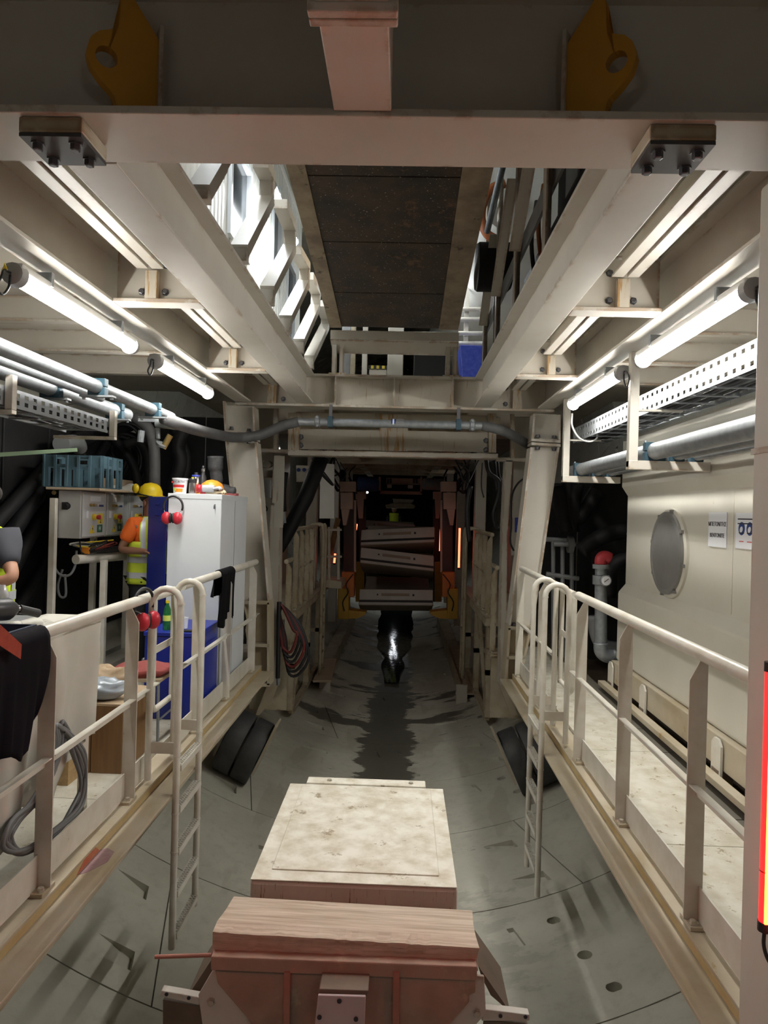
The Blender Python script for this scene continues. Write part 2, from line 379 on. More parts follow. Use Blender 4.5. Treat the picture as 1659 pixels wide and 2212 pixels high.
def text_mesh(txt, name, m, parent, origin, right, up, size, align='CENTER', thick=0.001):
    cu = bpy.data.curves.new(name, 'FONT'); cu.body = txt; cu.size = size; cu.align_x = align; cu.align_y = 'CENTER'; cu.extrude = thick
    cu.resolution_u = 2
    t = bpy.data.objects.new(name+'_t', cu); COL.objects.link(t)
    dg = bpy.context.evaluated_depsgraph_get(); dg.update()
    me = bpy.data.meshes.new_from_object(t.evaluated_get(dg)); bpy.data.objects.remove(t)
    r = Vector(right).normalized(); u = Vector(up).normalized(); n = r.cross(u); o = Vector(origin) - (wloc(parent) if parent else Vector((0,0,0)))
    for v in me.vertices: v.co = o + r*v.co.x + u*v.co.y + n*v.co.z
    me.materials.clear(); me.materials.append(MATS[m])
    ob = bpy.data.objects.new(name, me); COL.objects.link(ob); ob.parent = parent
    return ob
def girder(name, label, p, q, h, b, tf=0.02, tw=0.014, m='cream_steel', mw=None, stiff=(), cat='girder', group=None, mf=None):
    """I-beam from p to q given at the middle of its underside"""
    p = Vector(p); q = Vector(q); d = (q-p).normalized(); sd = d.cross(Z).normalized()
    t = thing(name, label, cat, (p+q)/2, group)
    MB().bar(p+Z*tf/2, q+Z*tf/2, b, tf).build('bottom_flange', mf or m, t, bevel=0.003)
    MB().bar(p+Z*h/2, q+Z*h/2, tw, h-2*tf).build('web', mw or m, t)
    MB().bar(p+Z*(h-tf/2), q+Z*(h-tf/2), b, tf).build('top_flange', m, t, bevel=0.003)
    for s_ in stiff:
        c = p + (q-p)*s_
        MB().obox(c+Z*h/2, d*0.007, sd*(b/2-0.004), Z*(h/2-tf)).build('stiffener', m, t)
    return t
# ================================================================ tunnel lining
RT = 4.25; TZ = CAMZ - 3.43 + RT          # inner radius, centre height
def seg_mesh():
    us = sorted(set([0, .04, .105, .15, .2, .25, .3, .35, .38, .46, .5, .55, .6, .622, .634, .66, .69, .72, .76, .81, .86, .895, .96, 1]))
    vs = sorted(set([0, .14, .20, .26, .40, .47, .52, .58, .63, .70, .74, .80, .88, 1]))
    bm = MB(); ga = 0.0012; gy = 0.006
    def pt(u, v, dep=0.0):
        th = math.radians(u*60 - 5*v); yy = gy + v*(1.5-2*gy); r = RT + dep
        return Vector((r*math.sin(th), yy, -r*math.cos(th)))
    def key(u, v):
        return min(max(u, ga), 1-ga), v
    holes = {(.69, .14, .20), (.69, .40, .47), (.69, .74, .80)}
    wedge = {(.895, .14): (.895, .96, .14, .26), (.895, .63): (.895, .96, .63, .74),
             (.622, .63): (.622, .634, .63, .80), (.38, .52): (.38, .46, .52, .58)}
    def inside(u, v):
        for k, (a, b, c, d) in wedge.items():
            if a-1e-6 <= u < b-1e-6 and c-1e-6 <= v < d-1e-6: return True
        return False
    for i in range(len(us)-1):
        for j in range(len(vs)-1):
            u0, u1, v0, v1 = us[i], us[i+1], vs[j], vs[j+1]
            if inside(u0, v0): continue
            a = [pt(*key(u0, v0)), pt(*key(u1, v0)), pt(*key(u1, v1)), pt(*key(u0, v1))]
            if (u0, v0, v1) in holes:
                um, vm = (u0+u1)/2, (v0+v1)/2; n = 16; o = len(bm.v)
                ring = []
                for dep in (0.0, 0.07):
                    for k in range(n):
                        t = 2*math.pi*k/n; ring.append(pt(um + math.cos(t)*0.052/RT/math.radians(60), vm + math.sin(t)*0.052/1.5, dep))
                # square border with 16 points
                def sq(k):
                    t = 2*math.pi*k/n; c, s_ = math.cos(t), math.sin(t); mx = max(abs(c), abs(s_)); c /= mx; s_ /= mx
                    return pt(um + c*(u1-u0)/2, vm + s_*(v1-v0)/2)
                out = [sq(k) for k in range(n)]
                bm.add(out+ring, [(k, (k+1)%n, n+(k+1)%n, n+k) for k in range(n)] + [(n+k, n+(k+1)%n, 2*n+(k+1)%n, 2*n+k) for k in range(n)] + [tuple(range(2*n, 3*n))])
            else: bm.add(a, [(0,1,2,3)])
    for k, (a, b, c, d) in wedge.items():
        da, db = (0.0, 0.06) if a > .8 else ((0.10, 0.0) if a < .2 else (0.035, 0.035))
        t = [pt(a,c), pt(b,c), pt(b,d), pt(a,d)]; q = [pt(a,c,da), pt(b,c,db), pt(b,d,db), pt(a,d,da)]
        bm.add(t+q, [(4,5,6,7),(0,1,5,4),(1,2,6,5),(2,3,7,6),(3,0,4,7)])
    # edge skirts
    e = [pt(*key(u, 0)) for u in us]; f = [pt(*key(u, 0), .09) for u in us]; n = len(us)
    bm.add(e+f, [(k, k+1, n+k+1, n+k) for k in range(n-1)])
    e = [pt(*key(u, 1)) for u in us]; f = [pt(*key(u, 1), .09) for u in us]
    bm.add(e+f, [(k, k+1, n+k+1, n+k) for k in range(n-1)])
    for uu in (ga, 1-ga):
        e = [pt(uu, v) for v in vs]; f = [pt(uu, v, .09) for v in vs]; m_ = len(vs)
        bm.add(e+f, [(k, k+1, m_+k+1, m_+k) for k in range(m_-1)])
    me = bpy.data.meshes.new('lining_segment'); me.from_pydata(bm.v, [], bm.f); me.update(); me.materials.append(MATS['lining_concrete'])
    return me
sm = seg_mesh()
floor = thing('floor', 'curved concrete lining segments of the tunnel invert', '', (CX, 0, TZ), kind='structure')
wallt = thing('wall_tunnel', 'concrete tunnel lining around the gantry', '', (CX, 0, TZ), kind='structure')
for k in range(-2, 25):
    off = -19 if k % 2 else 24
    if k in (7, 11): off += 9
    for s_ in range(6):
        a = off + 60*s_; mid = (a + 30 + 180) % 360 - 180
        o = bpy.data.objects.new('lining_segment', sm); COL.objects.link(o); o.parent = floor if abs(mid) < 62 else wallt
        o.location = (0, 1.5*k, 0); o.rotation_euler = (0, -math.radians(a), 0)
bk = MB()
nb = 48
for yy in (-3.1, 37.6):
    for k in range(nb): bk.v.append(V(CX + (RT+.085)*math.sin(2*math.pi*k/nb), yy, TZ - (RT+.085)*math.cos(2*math.pi*k/nb)))
bk.f = [(k, (k+1)%nb, nb+(k+1)%nb, nb+k) for k in range(nb)] + [tuple(range(nb, 2*nb))]
bk.build('joint_backing', 'joint_dark', wallt)
# ================================================================ gantry steel, levels
ZG = CAMZ + 1.2
# near portal beam
t = thing('portal_beam', 'heavy cream transverse beam with two yellow lifting lugs, overhead in front of the hatch', 'beam', (CX, 2.305, ZG))
MB().box(-3.3, 3.0, 2.15, 2.46, ZG, ZG+.025).build('bottom_flange', 'cream_clean', t, bevel=0.003)
MB().box(-3.3, 3.0, 2.295, 2.315, ZG+.025, ZG+.445).build('web', 'cream_clean', t)
MB().box(-3.3, 3.0, 2.13, 2.48, ZG+.445, ZG+.475).build('top_flange', 'cream_steel', t)
# stub beam running back overhead from the middle of the portal beam
s_ = thing('stub_beam', 'cream box beam with rusty end joint running back from the middle of the portal beam', 'beam', (-.155, 1.9, ZG))
MB().box(-.243, -.068, 1.745, 2.145, ZG+.012, ZG+.40).build('box_section', 'cream_clean', s_, bevel=0.004)
MB().box(-.262, -.045, 1.715, 1.743, ZG-.01, ZG+.43).build('end_plate', 'cream_steel', s_, bevel=0.004)
MB().box(-.262, -.045, 1.685, 1.712, ZG-.01, ZG+.43).build('mating_plate', 'cream_steel', s_, bevel=0.004)
MB().box(-.243, -.068, 1.2, 1.684, ZG+.012, ZG+.40).build('far_section', 'cream_clean', s_)
# lifting lugs: plate with ear and eye, standing on the lower flange against the web
def lug(px_in, sgn, label):
    c0 = P(px_in, 130, y=2.29); x0 = c0.x
    l = thing('lifting_lug', label, 'lifting lug', (x0, 2.22, ZG+.026), 'yellow lifting lugs on the portal beam')
    yaw = math.radians(32); ux = V(sgn*math.cos(yaw), -math.sin(yaw), 0); n = V(math.sin(yaw)*sgn, math.cos(yaw), 0); th = .035
    w_, n_ = [], 24
    # outline (u outward, v up)
    out = [(0, 0), (.125, 0), (.128, .035), (.14, .062), (.175, .09), (.205, .125), (.217, .165), (.207, .21), (.18, .24), (.145, .255), (.125, .27), (.12, .37), (.10, .40), (.0, .27)]
    hc = (.158, .165); hr = .033
    def pp(u, v, k=0): return V(x0, 2.292, ZG+.026) + ux*u + Z*v + n*(-th*k)
    # annular fill: connect outline samples to the eye by angle
    import bisect
    def resample(poly, m):
        pts = []; L_ = []; tot = 0
        for i in range(len(poly)):
            a = Vector(poly[i]); b = Vector(poly[(i+1) % len(poly)]); L_.append((tot, a, b)); tot += (b-a).length
        for k in range(m):
            d = tot*k/m
            for q in range(len(L_)-1, -1, -1):
                if L_[q][0] <= d + 1e-9:
                    a, b = L_[q][1], L_[q][2]; pts.append(a + (b-a).normalized()*(d-L_[q][0])); break
        return pts
    m_ = 64; oo = resample(out, m_); mb = MB()
    angs = [math.atan2(p.y-hc[1], p.x-hc[0]) for p in oo]
    hole = [(hc[0]+hr*math.cos(a), hc[1]+hr*math.sin(a)) for a in angs]
    vs = []
    for k in (0, 1):
        vs += [pp(p.x, p.y, k) for p in oo] + [pp(h[0], h[1], k) for h in hole]
    fs = []
    for i in range(m_):
        j = (i+1) % m_
        fs += [(i, j, m_+j, m_+i), (2*m_+i, 2*m_+m_+i, 2*m_+m_+j, 2*m_+j), (i, 2*m_+i, 2*m_+j, j), (m_+i, m_+j, 3*m_+j, 3*m_+i)]
    mb.add(vs, fs); mb.build('lug_plate', 'lug_yellow', l)
    MB().obox(pp(-.004, .16, .5), ux*.006, n*.03, Z*.155).build('weld_seam', 'cream_steel', l)
lug(338, -1, 'yellow lifting lug plate with eye on the portal beam, above the locker side walkway')
lug(1232, 1, 'yellow lifting lug plate with eye on the portal beam, above the tank side walkway')
# bolted pads under the flange
def pad(cx, label):
    z0 = ZG-.062
    p_ = thing('mounting_pad', label, 'pad', (cx, 2.26, z0), 'bolted mounting pads under the portal beam')
    MB().box(cx-.10, cx+.10, 2.17, 2.36, z0+.012, ZG-.0005).build('pad_block', 'cream_dirty', p_, bevel=0.006)
    MB().box(cx-.098, cx+.098, 2.172, 2.358, z0, z0+.011).build('black_shim', 'black_plate', p_)
    for a in (-.06, .06):
        for b in (2.215, 2.315): hexbolt((cx+a, b, z0), -Z, .016, .022).build('bolt', 'bolt_steel', p_)
pad(P(138, 300, y=2.26).x, 'rusty bolted pad under the portal beam, above the locker side girder')
pad(P(1452, 335, y=2.26).x, 'rusty bolted pad under the portal beam, above the tank side girder')
# longitudinal girders
def bayrail(name, label, xm, ya, yb, z):
    t = thing(name, label, 'rail', (xm, (ya+yb)/2, z), 'ceiling bay rails')
    for s2 in (-1, 1):
        lo, hi = sorted((xm+s2*.011, xm+s2*.078))
        MB().box(lo, hi, ya, yb, z, z+.012).build('flange', 'cream_clean', t, bevel=.002)
        lo, hi = sorted((xm+s2*.011, xm+s2*.021))
        MB().box(lo, hi, ya, yb, z+.0125, z+.14).build('web', 'cream_steel', t)
SIDE = {-1: 'locker side', 1: 'tank side'}
for sg in (-1, 1):
    x_ = CX + sg*.9925
    girder('hatch_girder', 'cream I-girder along the hatch opening, on the %s' % SIDE[sg], (x_, 2.47, ZG), (x_, 7.94, ZG), .335, .185, group='hatch girders', m='cream_clean')
    x_ = CX + sg*1.695
    girder('outer_girder', 'cream outer girder above the fluorescent tubes on the %s' % SIDE[sg], (x_, 2.47, ZG), (x_, 7.94, ZG), .335, .18, m='cream_clean')
    for i, yy in enumerate((4.2, 6.2)):
        xa, xb = CX + sg*1.088, CX + sg*1.602
        where = ['first', 'second'][i]
        b = thing('cross_bracket', 'short rust-streaked cross bracket between girders on the %s, %s from the portal beam' % (SIDE[sg], where), 'bracket', ((xa+xb)/2, yy, ZG), 'cross brackets between the girders')
        MB().bar((xa, yy, ZG+.011), (xb, yy, ZG+.011), .13, .022).build('bottom_flange', 'cream_steel', b, bevel=0.003)
        MB().bar((xa, yy, ZG+.17), (xb, yy, ZG+.17), .014, .29).build('web', 'cream_steel', b)
        xm = CX + sg*1.38
        MB().box(xm-.036, xm+.036, yy-.062, yy-.008, ZG+.0225, ZG+.19).build('stiffener', 'cream_streak', b, bevel=0.003)
        for s2 in (-1, 1): hexbolt((xm+s2*.07, yy-.008, ZG+.075), -Y, .017, .02).build('bolt', 'bolt_steel', b)
        hexbolt((xm-sg*.07, yy-.008, ZG+.235), -Y, .017, .02).build('bolt', 'bolt_steel', b)
    for i, (ya, yb) in enumerate(((2.5, 4.12), (4.27, 6.12), (6.27, 7.9))):
        xm = CX + sg*1.38
        bayrail('bay_rail', 'cream double-angle rail in the ceiling bay, %s, %s from the portal' % (SIDE[sg], ['first', 'second', 'third'][i]), xm, ya, yb, ZG+.19)
# ceiling plates of the bays and outboard
ceil = thing('ceiling', 'cream steel deck plates forming the ceiling over the walkways', '', (CX, 5, ZG+.336), kind='structure')
for sg in (-1, 1):
    lo, hi = sorted((CX+sg*1.06, CX+sg*1.62))
    for ya, yb in ((2.49, 4.19), (4.21, 6.19), (6.21, 7.93)):
        MB().box(lo, hi, ya, yb, ZG+.337, ZG+.349).build('ceiling_plate', 'cream_steel', ceil)
    lo, hi = sorted((CX+sg*1.79, CX+sg*3.9))
    for ya, yb in ((1.2, 3.2), (3.205, 5.2), (5.205, 7.2), (7.205, 9.4)):
        MB().box(lo, hi, ya, yb, ZG+.337, ZG+.349).build('ceiling_plate', 'cream_steel', ceil)
    lo, hi = sorted((CX+sg*1.79, CX+sg*3.6))
    for yy in (3.25, 4.2, 5.2, 6.2, 7.2):
        MB().box(lo, hi, yy-.05, yy+.05, ZG+.14, ZG+.153).build('rib_flange', 'cream_steel', ceil)
        MB().box(lo, hi, yy-.006, yy+.006, ZG+.153, ZG+.336).build('rib_web', 'cream_steel', ceil)
# far portal: beam, legs
fb = thing('far_portal_beam', 'streaked cream cross beam closing the far end of the hatch, steel pipe below it', 'beam', (CX, 8.05, ZG))
xl, xr = CX-1.79, CX+1.79
MB().box(xl, xr, 7.945, 8.2, ZG-.03, ZG-.005).build('bottom_flange', 'cream_steel', fb, bevel=0.003)
MB().box(xl, xr, 8.06, 8.075, ZG-.004, ZG+.315).build('web', 'far_beam_paint', fb)
MB().box(xl, xr, 7.955, 8.2, ZG+.316, ZG+.34).build('top_flange', 'cream_steel', fb)
for xx in (-.66, 0.0, .66): MB().box(CX+xx-.008, CX+xx+.008, 7.96, 8.058, ZG-.003, ZG+.314).build('stiffener', 'cream_steel', fb)
for sg in (-1, 1):
    for off in (1.38,):
        xx = CX+sg*off
        MB().box(xx-.05, xx+.05, 7.96, 8.058, ZG-.003, ZG+.314).build('stiffener', 'cream_streak', fb)
    for zz in (.06, .24): hexbolt((CX+sg*1.26, 8.06, ZG+zz), -Y, .022, .03).build('bolt', 'bolt_steel', fb)
def leg(label, sg, upper, lower, foot):
    """pixel outlines at depth 7.95: upper (4), lower (4), foot (4)"""
    l = thing('portal_leg', label, 'column', P(lower[2][0], lower[2][1], y=8.05), 'far portal legs')
    def pl(q, name, y0, dep, m): 
        a = [P(x, y, y=y0) for x, y in q]; MB().hexa(a, [p+Y*dep for p in a]).build(name, m, l)
    def flange(q, inner):
        a = [P(x, y, y=7.95) for x, y in q]
        for (i, j) in ((0, 3), (1, 2)):
            p, r = a[i], a[j]; s2 = 1 if i == 0 else -1
            MB().hexa([p, p+X*.022*s2, p+X*.022*s2+Y*.24, p+Y*.24], [r, r+X*.022*s2, r+X*.022*s2+Y*.24, r+Y*.24]).build('leg_flange', 'cream_steel', l)
    flange(upper, 0); flange(lower, 0)
    pl(upper, 'upper_web', 8.05, .014, 'cream_clean'); pl(lower, 'lower_web', 8.05, .014, 'cream_clean')
    u2, u3 = upper[2], upper[3]
    for dy, nm in ((0, 'splice_plate'), (8, 'splice_plate')):
        a = P(u3[0], u3[1]+dy, y=7.94); b = P(u2[0], u2[1]+dy, y=7.94)
        MB().hexa([a-Z*.016, b-Z*.016, b-Z*.016+Y*.26, a-Z*.016+Y*.26], [a+Z*.016, b+Z*.016, b+Z*.016+Y*.26, a+Z*.016+Y*.26]).build(nm, 'cream_steel', l, bevel=.003)
    for s2 in (.22, .78):
        a = P(u3[0], u3[1]-3, y=8.0); b = P(u2[0], u2[1]-3, y=8.0); c = a+(b-a)*s2
        hexbolt(c+Z*.016, Z, .024, .03).build('bolt', 'bolt_steel', l); hexbolt(c-Z*.09, -Z, .024, .03).build('bolt', 'bolt_steel', l)
    # foot box with openings
    a = [P(x, y, y=7.93) for x, y in foot]
    MB().hexa([a[0]+Y*.12, a[1]+Y*.12, a[2]+Y*.12, a[3]+Y*.12], [p+Y*.14 for p in a]).build('foot_back', 'kerb_paint', l)
    for (i, j) in ((0, 3), (1, 2)):
        p, r = a[i], a[j]; s2 = 1 if i == 0 else -1
        MB().hexa([p, p+X*.028*s2, p+X*.028*s2+Y*.28, p+Y*.28], [r, r+X*.028*s2, r+X*.028*s2+Y*.28, r+Y*.28]).build('foot_flange', 'kerb_paint', l)
    for f_ in (0, .52, 1.0):
        p = a[0].lerp(a[3], f_); r = a[1].lerp(a[2], f_)
        MB().hexa([p-Z*.018, r-Z*.018, r-Z*.018+Y*.28, p-Z*.018+Y*.28], [p+Z*.018, r+Z*.018, r+Z*.018+Y*.28, p+Z*.018+Y*.28]).build('foot_plate', 'kerb_paint', l)
    hexbolt(a[0].lerp(a[1], .3)+Z*.018+Y*.06, Z, .03, .03).build('bolt', 'bolt_steel', l)
    return l
leg('leaning cream portal leg behind the white locker, black hose crossing it', -1,
    [(481, 866), (549, 878), (552, 940), (485, 932)], [(486, 950), (554, 955), (582, 1300), (521, 1300)], [(521, 1302), (582, 1302), (582, 1480), (548, 1480)])
leg('leaning cream portal leg beside the hanging pipe bracket', 1,
    [(1153, 893), (1211, 896), (1211, 954), (1148, 950)], [(1146, 966), (1209, 966), (1152, 1352), (1099, 1352)], [(1098, 1357), (1150, 1357), (1122, 1480), (1090, 1480)])
# near portal pillar on the tank side (and its twin on the other side, just outside the picture)
for sg, lab in ((1, 'plain cream pillar beside the bentonite tank walkway, red light strip on it'), (-1, 'plain cream pillar beside the workbench, twin of the pillar by the tank')):
    xi = 1.183 if sg > 0 else -1.463
    xa, xb = (xi, xi+.3) if sg > 0 else (xi-.3, xi)
    MB_ = thing('portal_pillar', lab, 'pillar', ((xa+xb)/2, 2.3, -1.2), 'near portal pillars')
    MB().box(xa, xb, 2.16, 2.45, -1.0, ZG-.065).build('shaft', 'cream_clean', MB_, bevel=.012)
    MB().box(xa-.004, xb+.004, 2.155, 2.455, 1.98, 2.0).build('splice_seam', 'cream_steel', MB_)
# ---------------------------------------------------------------- walkways
for sg in (-1, 1):
    k = thing('walkway_edge_beam', 'dirty cream edge beam under the railing on the %s' % SIDE[sg], 'beam', (CX+sg*1.45, 5, -.07), 'walkway edge beams')
    def bx(a, b, y0, y1, z0, z1, n, m):
        lo, hi = sorted((CX+sg*a, CX+sg*b)); return MB().box(lo, hi, y0, y1, z0, z1).build(n, m, k, bevel=.004)
    bx(1.397, 1.56, 1.3, 7.92, -.018, 0, 'ledge', 'kerb_paint')
    bx(1.399, 1.42, 1.3, 7.92, -.06, -.0185, 'lip', 'kerb_face')
    bx(1.265, 1.56, 1.3, 7.92, -.078, -.0605, 'lower_flange', 'kerb_paint')
    bx(1.50, 1.54, 1.3, 7.92, -.40, -.0785, 'web', 'kerb_paint')
dk = thing('floor_locker_side', 'worn cream steel floor plates of the walkway by the lockers', '', (-2.7, 5, 0), kind='structure')
for ya, yb in ((1.3, 2.9), (2.905, 4.1), (4.105, 5.3), (5.305, 6.9), (6.905, 9.5)):
    for xa, xb in ((-2.55, -1.705), (-3.4, -2.555), (-3.45, -3.405)):
        MB().box(xa, xb, ya, yb, -.01, .03).build('floor_plate', 'deck_plate' if xb > -2 else 'deck_grey', dk)
dk = thing('floor_tank_side', 'bright worn checker plates of the walkway by the bentonite tank', '', (1.7, 5, 0), kind='structure')
s1 = P(1375, 1623, z=.02).y; s2 = P(1500, 1826, z=.02).y
for ya, yb in ((1.3, s2-.003), (s2+.003, s1-.003), (s1+.003, 7.1), (7.106, 9.5)):
    MB().box(1.43, 1.965, ya, yb, -.01, .02).build('floor_plate', 'deck_plate', dk)
for i in range(14): 
    ya = 1.3+i*.585
    MB().box(1.975, 2.10, ya, ya+.575, -.03, .005).build('grating', 'grating', dk)
MB().box(2.11, 3.6, 1.3, 9.5, -.16, -.12).build('trench_floor', 'brown_plate', dk)
# ================================================================ tube lamps
def tube_lamp(x, ya, yb, z, label, m='tube_white', r=.036, loop=True, group='fluorescent tube lamps under the outer girders'):
    t = thing('tube_lamp', label, 'lamp', (x, (ya+yb)/2, z), group)
    MB().box(x-.045, x+.045, ya+.02, yb-.02, z+.03, z+.075).build('lamp_body', 'lamp_body', t, bevel=.01)
    prof = []
    n = 10
    mb = MB(); pts = [(x+math.cos(a)*.048, z+.03+math.sin(a)*.052) for a in [math.pi + math.pi*k/n for k in range(n+1)]]
    mb.prism([V(p[0], ya+.06, p[1]) for p in pts], (0, yb-ya-.12, 0)); mb.build('diffuser', m, t, smooth=False)
    for yy, d in ((ya, 1), (yb, -1)):
        MB().lathe([(.030, 0), (.052, .012), (.058, .06)], (x, yy, z+.022), Y*d, 16).build('end_cap', 'lamp_cap', t, smooth='auto')
    for f_ in (.2, .8):
        yy = ya+(yb-ya)*f_; MB().box(x-.05, x+.05, yy-.012, yy+.012, z+.05, z+.12).build('mounting_clip', 'galvanised', t)
    MB().tube(catmull([(x, ya, z+.02), (x, ya-.05, z+.015), (x+.01, ya-.09, z-.03), (x, ya-.11, z-.08), (x, ya-.06, z-.10), (x, ya-.01, z-.05), (x, ya+.0, z+.01)]), .006, 6).build('cable', 'cable_black', t, smooth=True)
    return t
ZT = CAMZ+1.05
tube_lamp(CX-1.72, 3.26, 4.76, ZT, 'lit fluorescent tube above the workbench, yellow warning sticker on its cap')
tube_lamp(CX-1.72, 5.16, 6.66, ZT, 'lit fluorescent tube above the white locker')
tube_lamp(CX+1.72, 3.28, 4.86, ZT, 'lit fluorescent tube near the portal pillar above the pipes')
tube_lamp(CX+1.72, 5.22, 6.82, ZT, 'lit fluorescent tube between the two pipe brackets')
tube_lamp(CX-1.72, -2.9, -1.4, ZT, 'lit fluorescent tube of the gantry behind, above the locker side walkway', 'tube_rear')
tube_lamp(CX+1.72, -2.9, -1.4, ZT, 'lit fluorescent tube of the gantry behind, above the tank side walkway', 'tube_rear')
st = bpy.data.objects['tube_lamp']
MB().prism([P(4, 585, y=3.22), P(16, 583, y=3.22), P(10, 567, y=3.22)], (0, .004, 0)).build('warning_sticker', 'yellow_label', st)
tag(MB().tube(catmull([P(1236, 893, y=6.86), P(1236, 920, y=6.9), P(1250, 945, y=6.95), P(1272, 954, y=6.98), P(1288, 948, y=7.0), P(1290, 938, y=7.02)]), .009, 8).build('lamp_cable', 'cable_white', smooth=True),
    'white cable looping down from the tube lamp end to the cable tray', 'cable')
# red LED strips on the pillars
def led(x, y, z0, z1, label, r=.018, m='led_red'):
    t = thing('led_strip', label, 'light strip', (x, y, z0), 'red light strips on the near pillars')
    MB().tube([(x, y, z0+.03), (x, y, z1-.03)], r, 14).build('light_tube', 'led_shell', t, smooth='auto')
    MB().box(x-r*.55, x+r*.55, y-r-.003, y-r*.4, z0+.03, z1-.03).build('led_row', m, t)
    MB().tube([(x, y, z0), (x, y, z0+.03)], r*1.15, 14).build('end_cap', 'black_plastic', t, smooth='auto')
    MB().tube([(x, y, z1-.03), (x, y, z1)], r*1.15, 14).build('end_cap', 'black_plastic', t, smooth='auto')
    MB().tube([(x, y, z0+(z1-z0)*.22), (x, y, z0+(z1-z0)*.22+.005)], r*1.05, 14).build('joint_ring', 'red_plastic', t)
    MB().tube(catmull([(x, y, z0), (x, y, z0-.05), (x+.02, y+.0, z0-.10), (x+.06, y, z0-.13)]), .006, 8).build('cable', 'cable_black', t, smooth=True)
    for zz in (z0+.1, z1-.1): MB().box(min(x, x+math.copysign(.021, x)), max(x, x+math.copysign(.021, x)), y-.01, y+.01, zz-.012, zz+.012).build('clip', 'galvanised', t)
p_ = P(1644, 2010, y=2.25); q_ = P(1660, 1430, y=2.25)
led(1.162, 2.25, p_.z, q_.z, 'glowing red light strip on the pillar beside the bentonite tank')
led(-1.442, 2.25, p_.z, q_.z, 'glowing red light strip on the pillar beside the workbench')
# ================================================================ pipes, trays (tank side)
PIPES_R = [(1.79, .062, .06), (1.945, .040, .04), (2.085, .034, .034)]
ZA = CAMZ+.44
for i, yb_ in enumerate((5.15, 7.25)):
    b = thing('pipe_bracket', 'cream L-shaped pipe bracket %s' % ['hung between the two tubes', 'beside the portal leg'][i], 'bracket', (1.62, yb_, ZA-.06), 'hanging pipe brackets on the tank side')
    MB().box(1.60, 1.665, yb_-.03, yb_+.03, ZA-.07, ZG-.001).build('hanger', 'cream_clean', b, bevel=.004)
    MB().box(1.60, 2.18, yb_-.034, yb_+.034, ZA-.085, ZA-.02).build('arm', 'cream_clean', b, bevel=.004)
    MB().box(1.665, 1.98, yb_-.02, yb_+.02, CAMZ+.775, CAMZ+.789).build('tray_arm', 'cream_clean', b)
    for x_, r, dz in PIPES_R:
        c = thing('pipe_clamp', 'dark teal pipe clamp block holding the %s pipe, on the bracket %s' % ({.062: 'thick', .040: 'middle', .034: 'thin'}[r], ['between the tubes', 'by the portal leg'][i]), 'clamp', (x_, yb_, ZA-.02), 'teal pipe clamps')
        MB().box(x_-r-.012, x_+r+.012, yb_-.03, yb_+.03, ZA-.0195, ZA-.015+r).build('lower_half', 'clamp_teal', c, bevel=.004)
        MB().box(x_-r-.012, x_+r+.012, yb_-.03, yb_+.03, ZA-.010+r, ZA-.01+2*r).build('upper_half', 'clamp_teal', c, bevel=.004)
        for s2 in (-1, 1): hexbolt((x_+s2*(r+.002), yb_, ZA-.01+2*r), Z, .010, .012).build('bolt', 'galvanised', c)
for i, (x_, r, dz) in enumerate(PIPES_R):
    mb = MB().tube([(x_, 2.6, ZA-.012+r), (x_, 7.9, ZA-.012+r)], r, 20)
    tag(mb.build('steel_pipe', 'galvanised', smooth='auto'), ['thick galvanised pipe lying on the tank side brackets', 'middle galvanised pipe of the three beside the tank', 'thin galvanised pipe next to the tank top'][i], 'pipe')
def cable_tray(x0, x1, ya, yb, z, h, label, face):
    t = thing('cable_tray', label, 'cable tray', ((x0+x1)/2, (ya+yb)/2, z))
    xs = x0 if face < 0 else x1
    # perforated side: strips around slots
    def side(xw, n_):
        mb = MB(); th = .003; a, b = z+.022, z+.048; c, d = z+h-.046, z+h-.020
        for lo, hi in ((z, a), (b, c), (d, z+h)): mb.box(xw-th/2, xw+th/2, ya, yb, lo, hi)
        yy = ya; i = 0
        while yy < yb-.05:
            for lo, hi in ((a, b), (c, d)): mb.box(xw-th/2, xw+th/2, yy, min(yy+.058, yb), lo, hi)
            yy += .10
        mb.build(n_, 'galv_bright', t)
    side(x0, 'side_rail'); side(x1, 'side_rail')
    yy = ya+.1
    while yy < yb:
        MB().box(x0, x1, yy-.014, yy+.014, z-.002, z+.006).build('rung', 'galv_bright', t); yy += .30
    for i in range(11):
        xx = x0+.03+(x1-x0-.06)*i/10; zz = z+.014+random.random()*.02; r = .006+random.random()*.007
        pts = [(xx+random.uniform(-.012, .012), ya+(yb-ya)*j/12, zz+random.uniform(0, .012)) for j in range(13)]
        MB().tube(catmull(pts, 2), r, 5).build('cable', random.choice(['cable_black', 'cable_black', 'cable_grey']), t, smooth=True)
    return t
cable_tray(1.81, 2.13, 2.7, 7.7, CAMZ+.80, .155, 'perforated galvanised cable tray above the pipes on the tank side', -1)
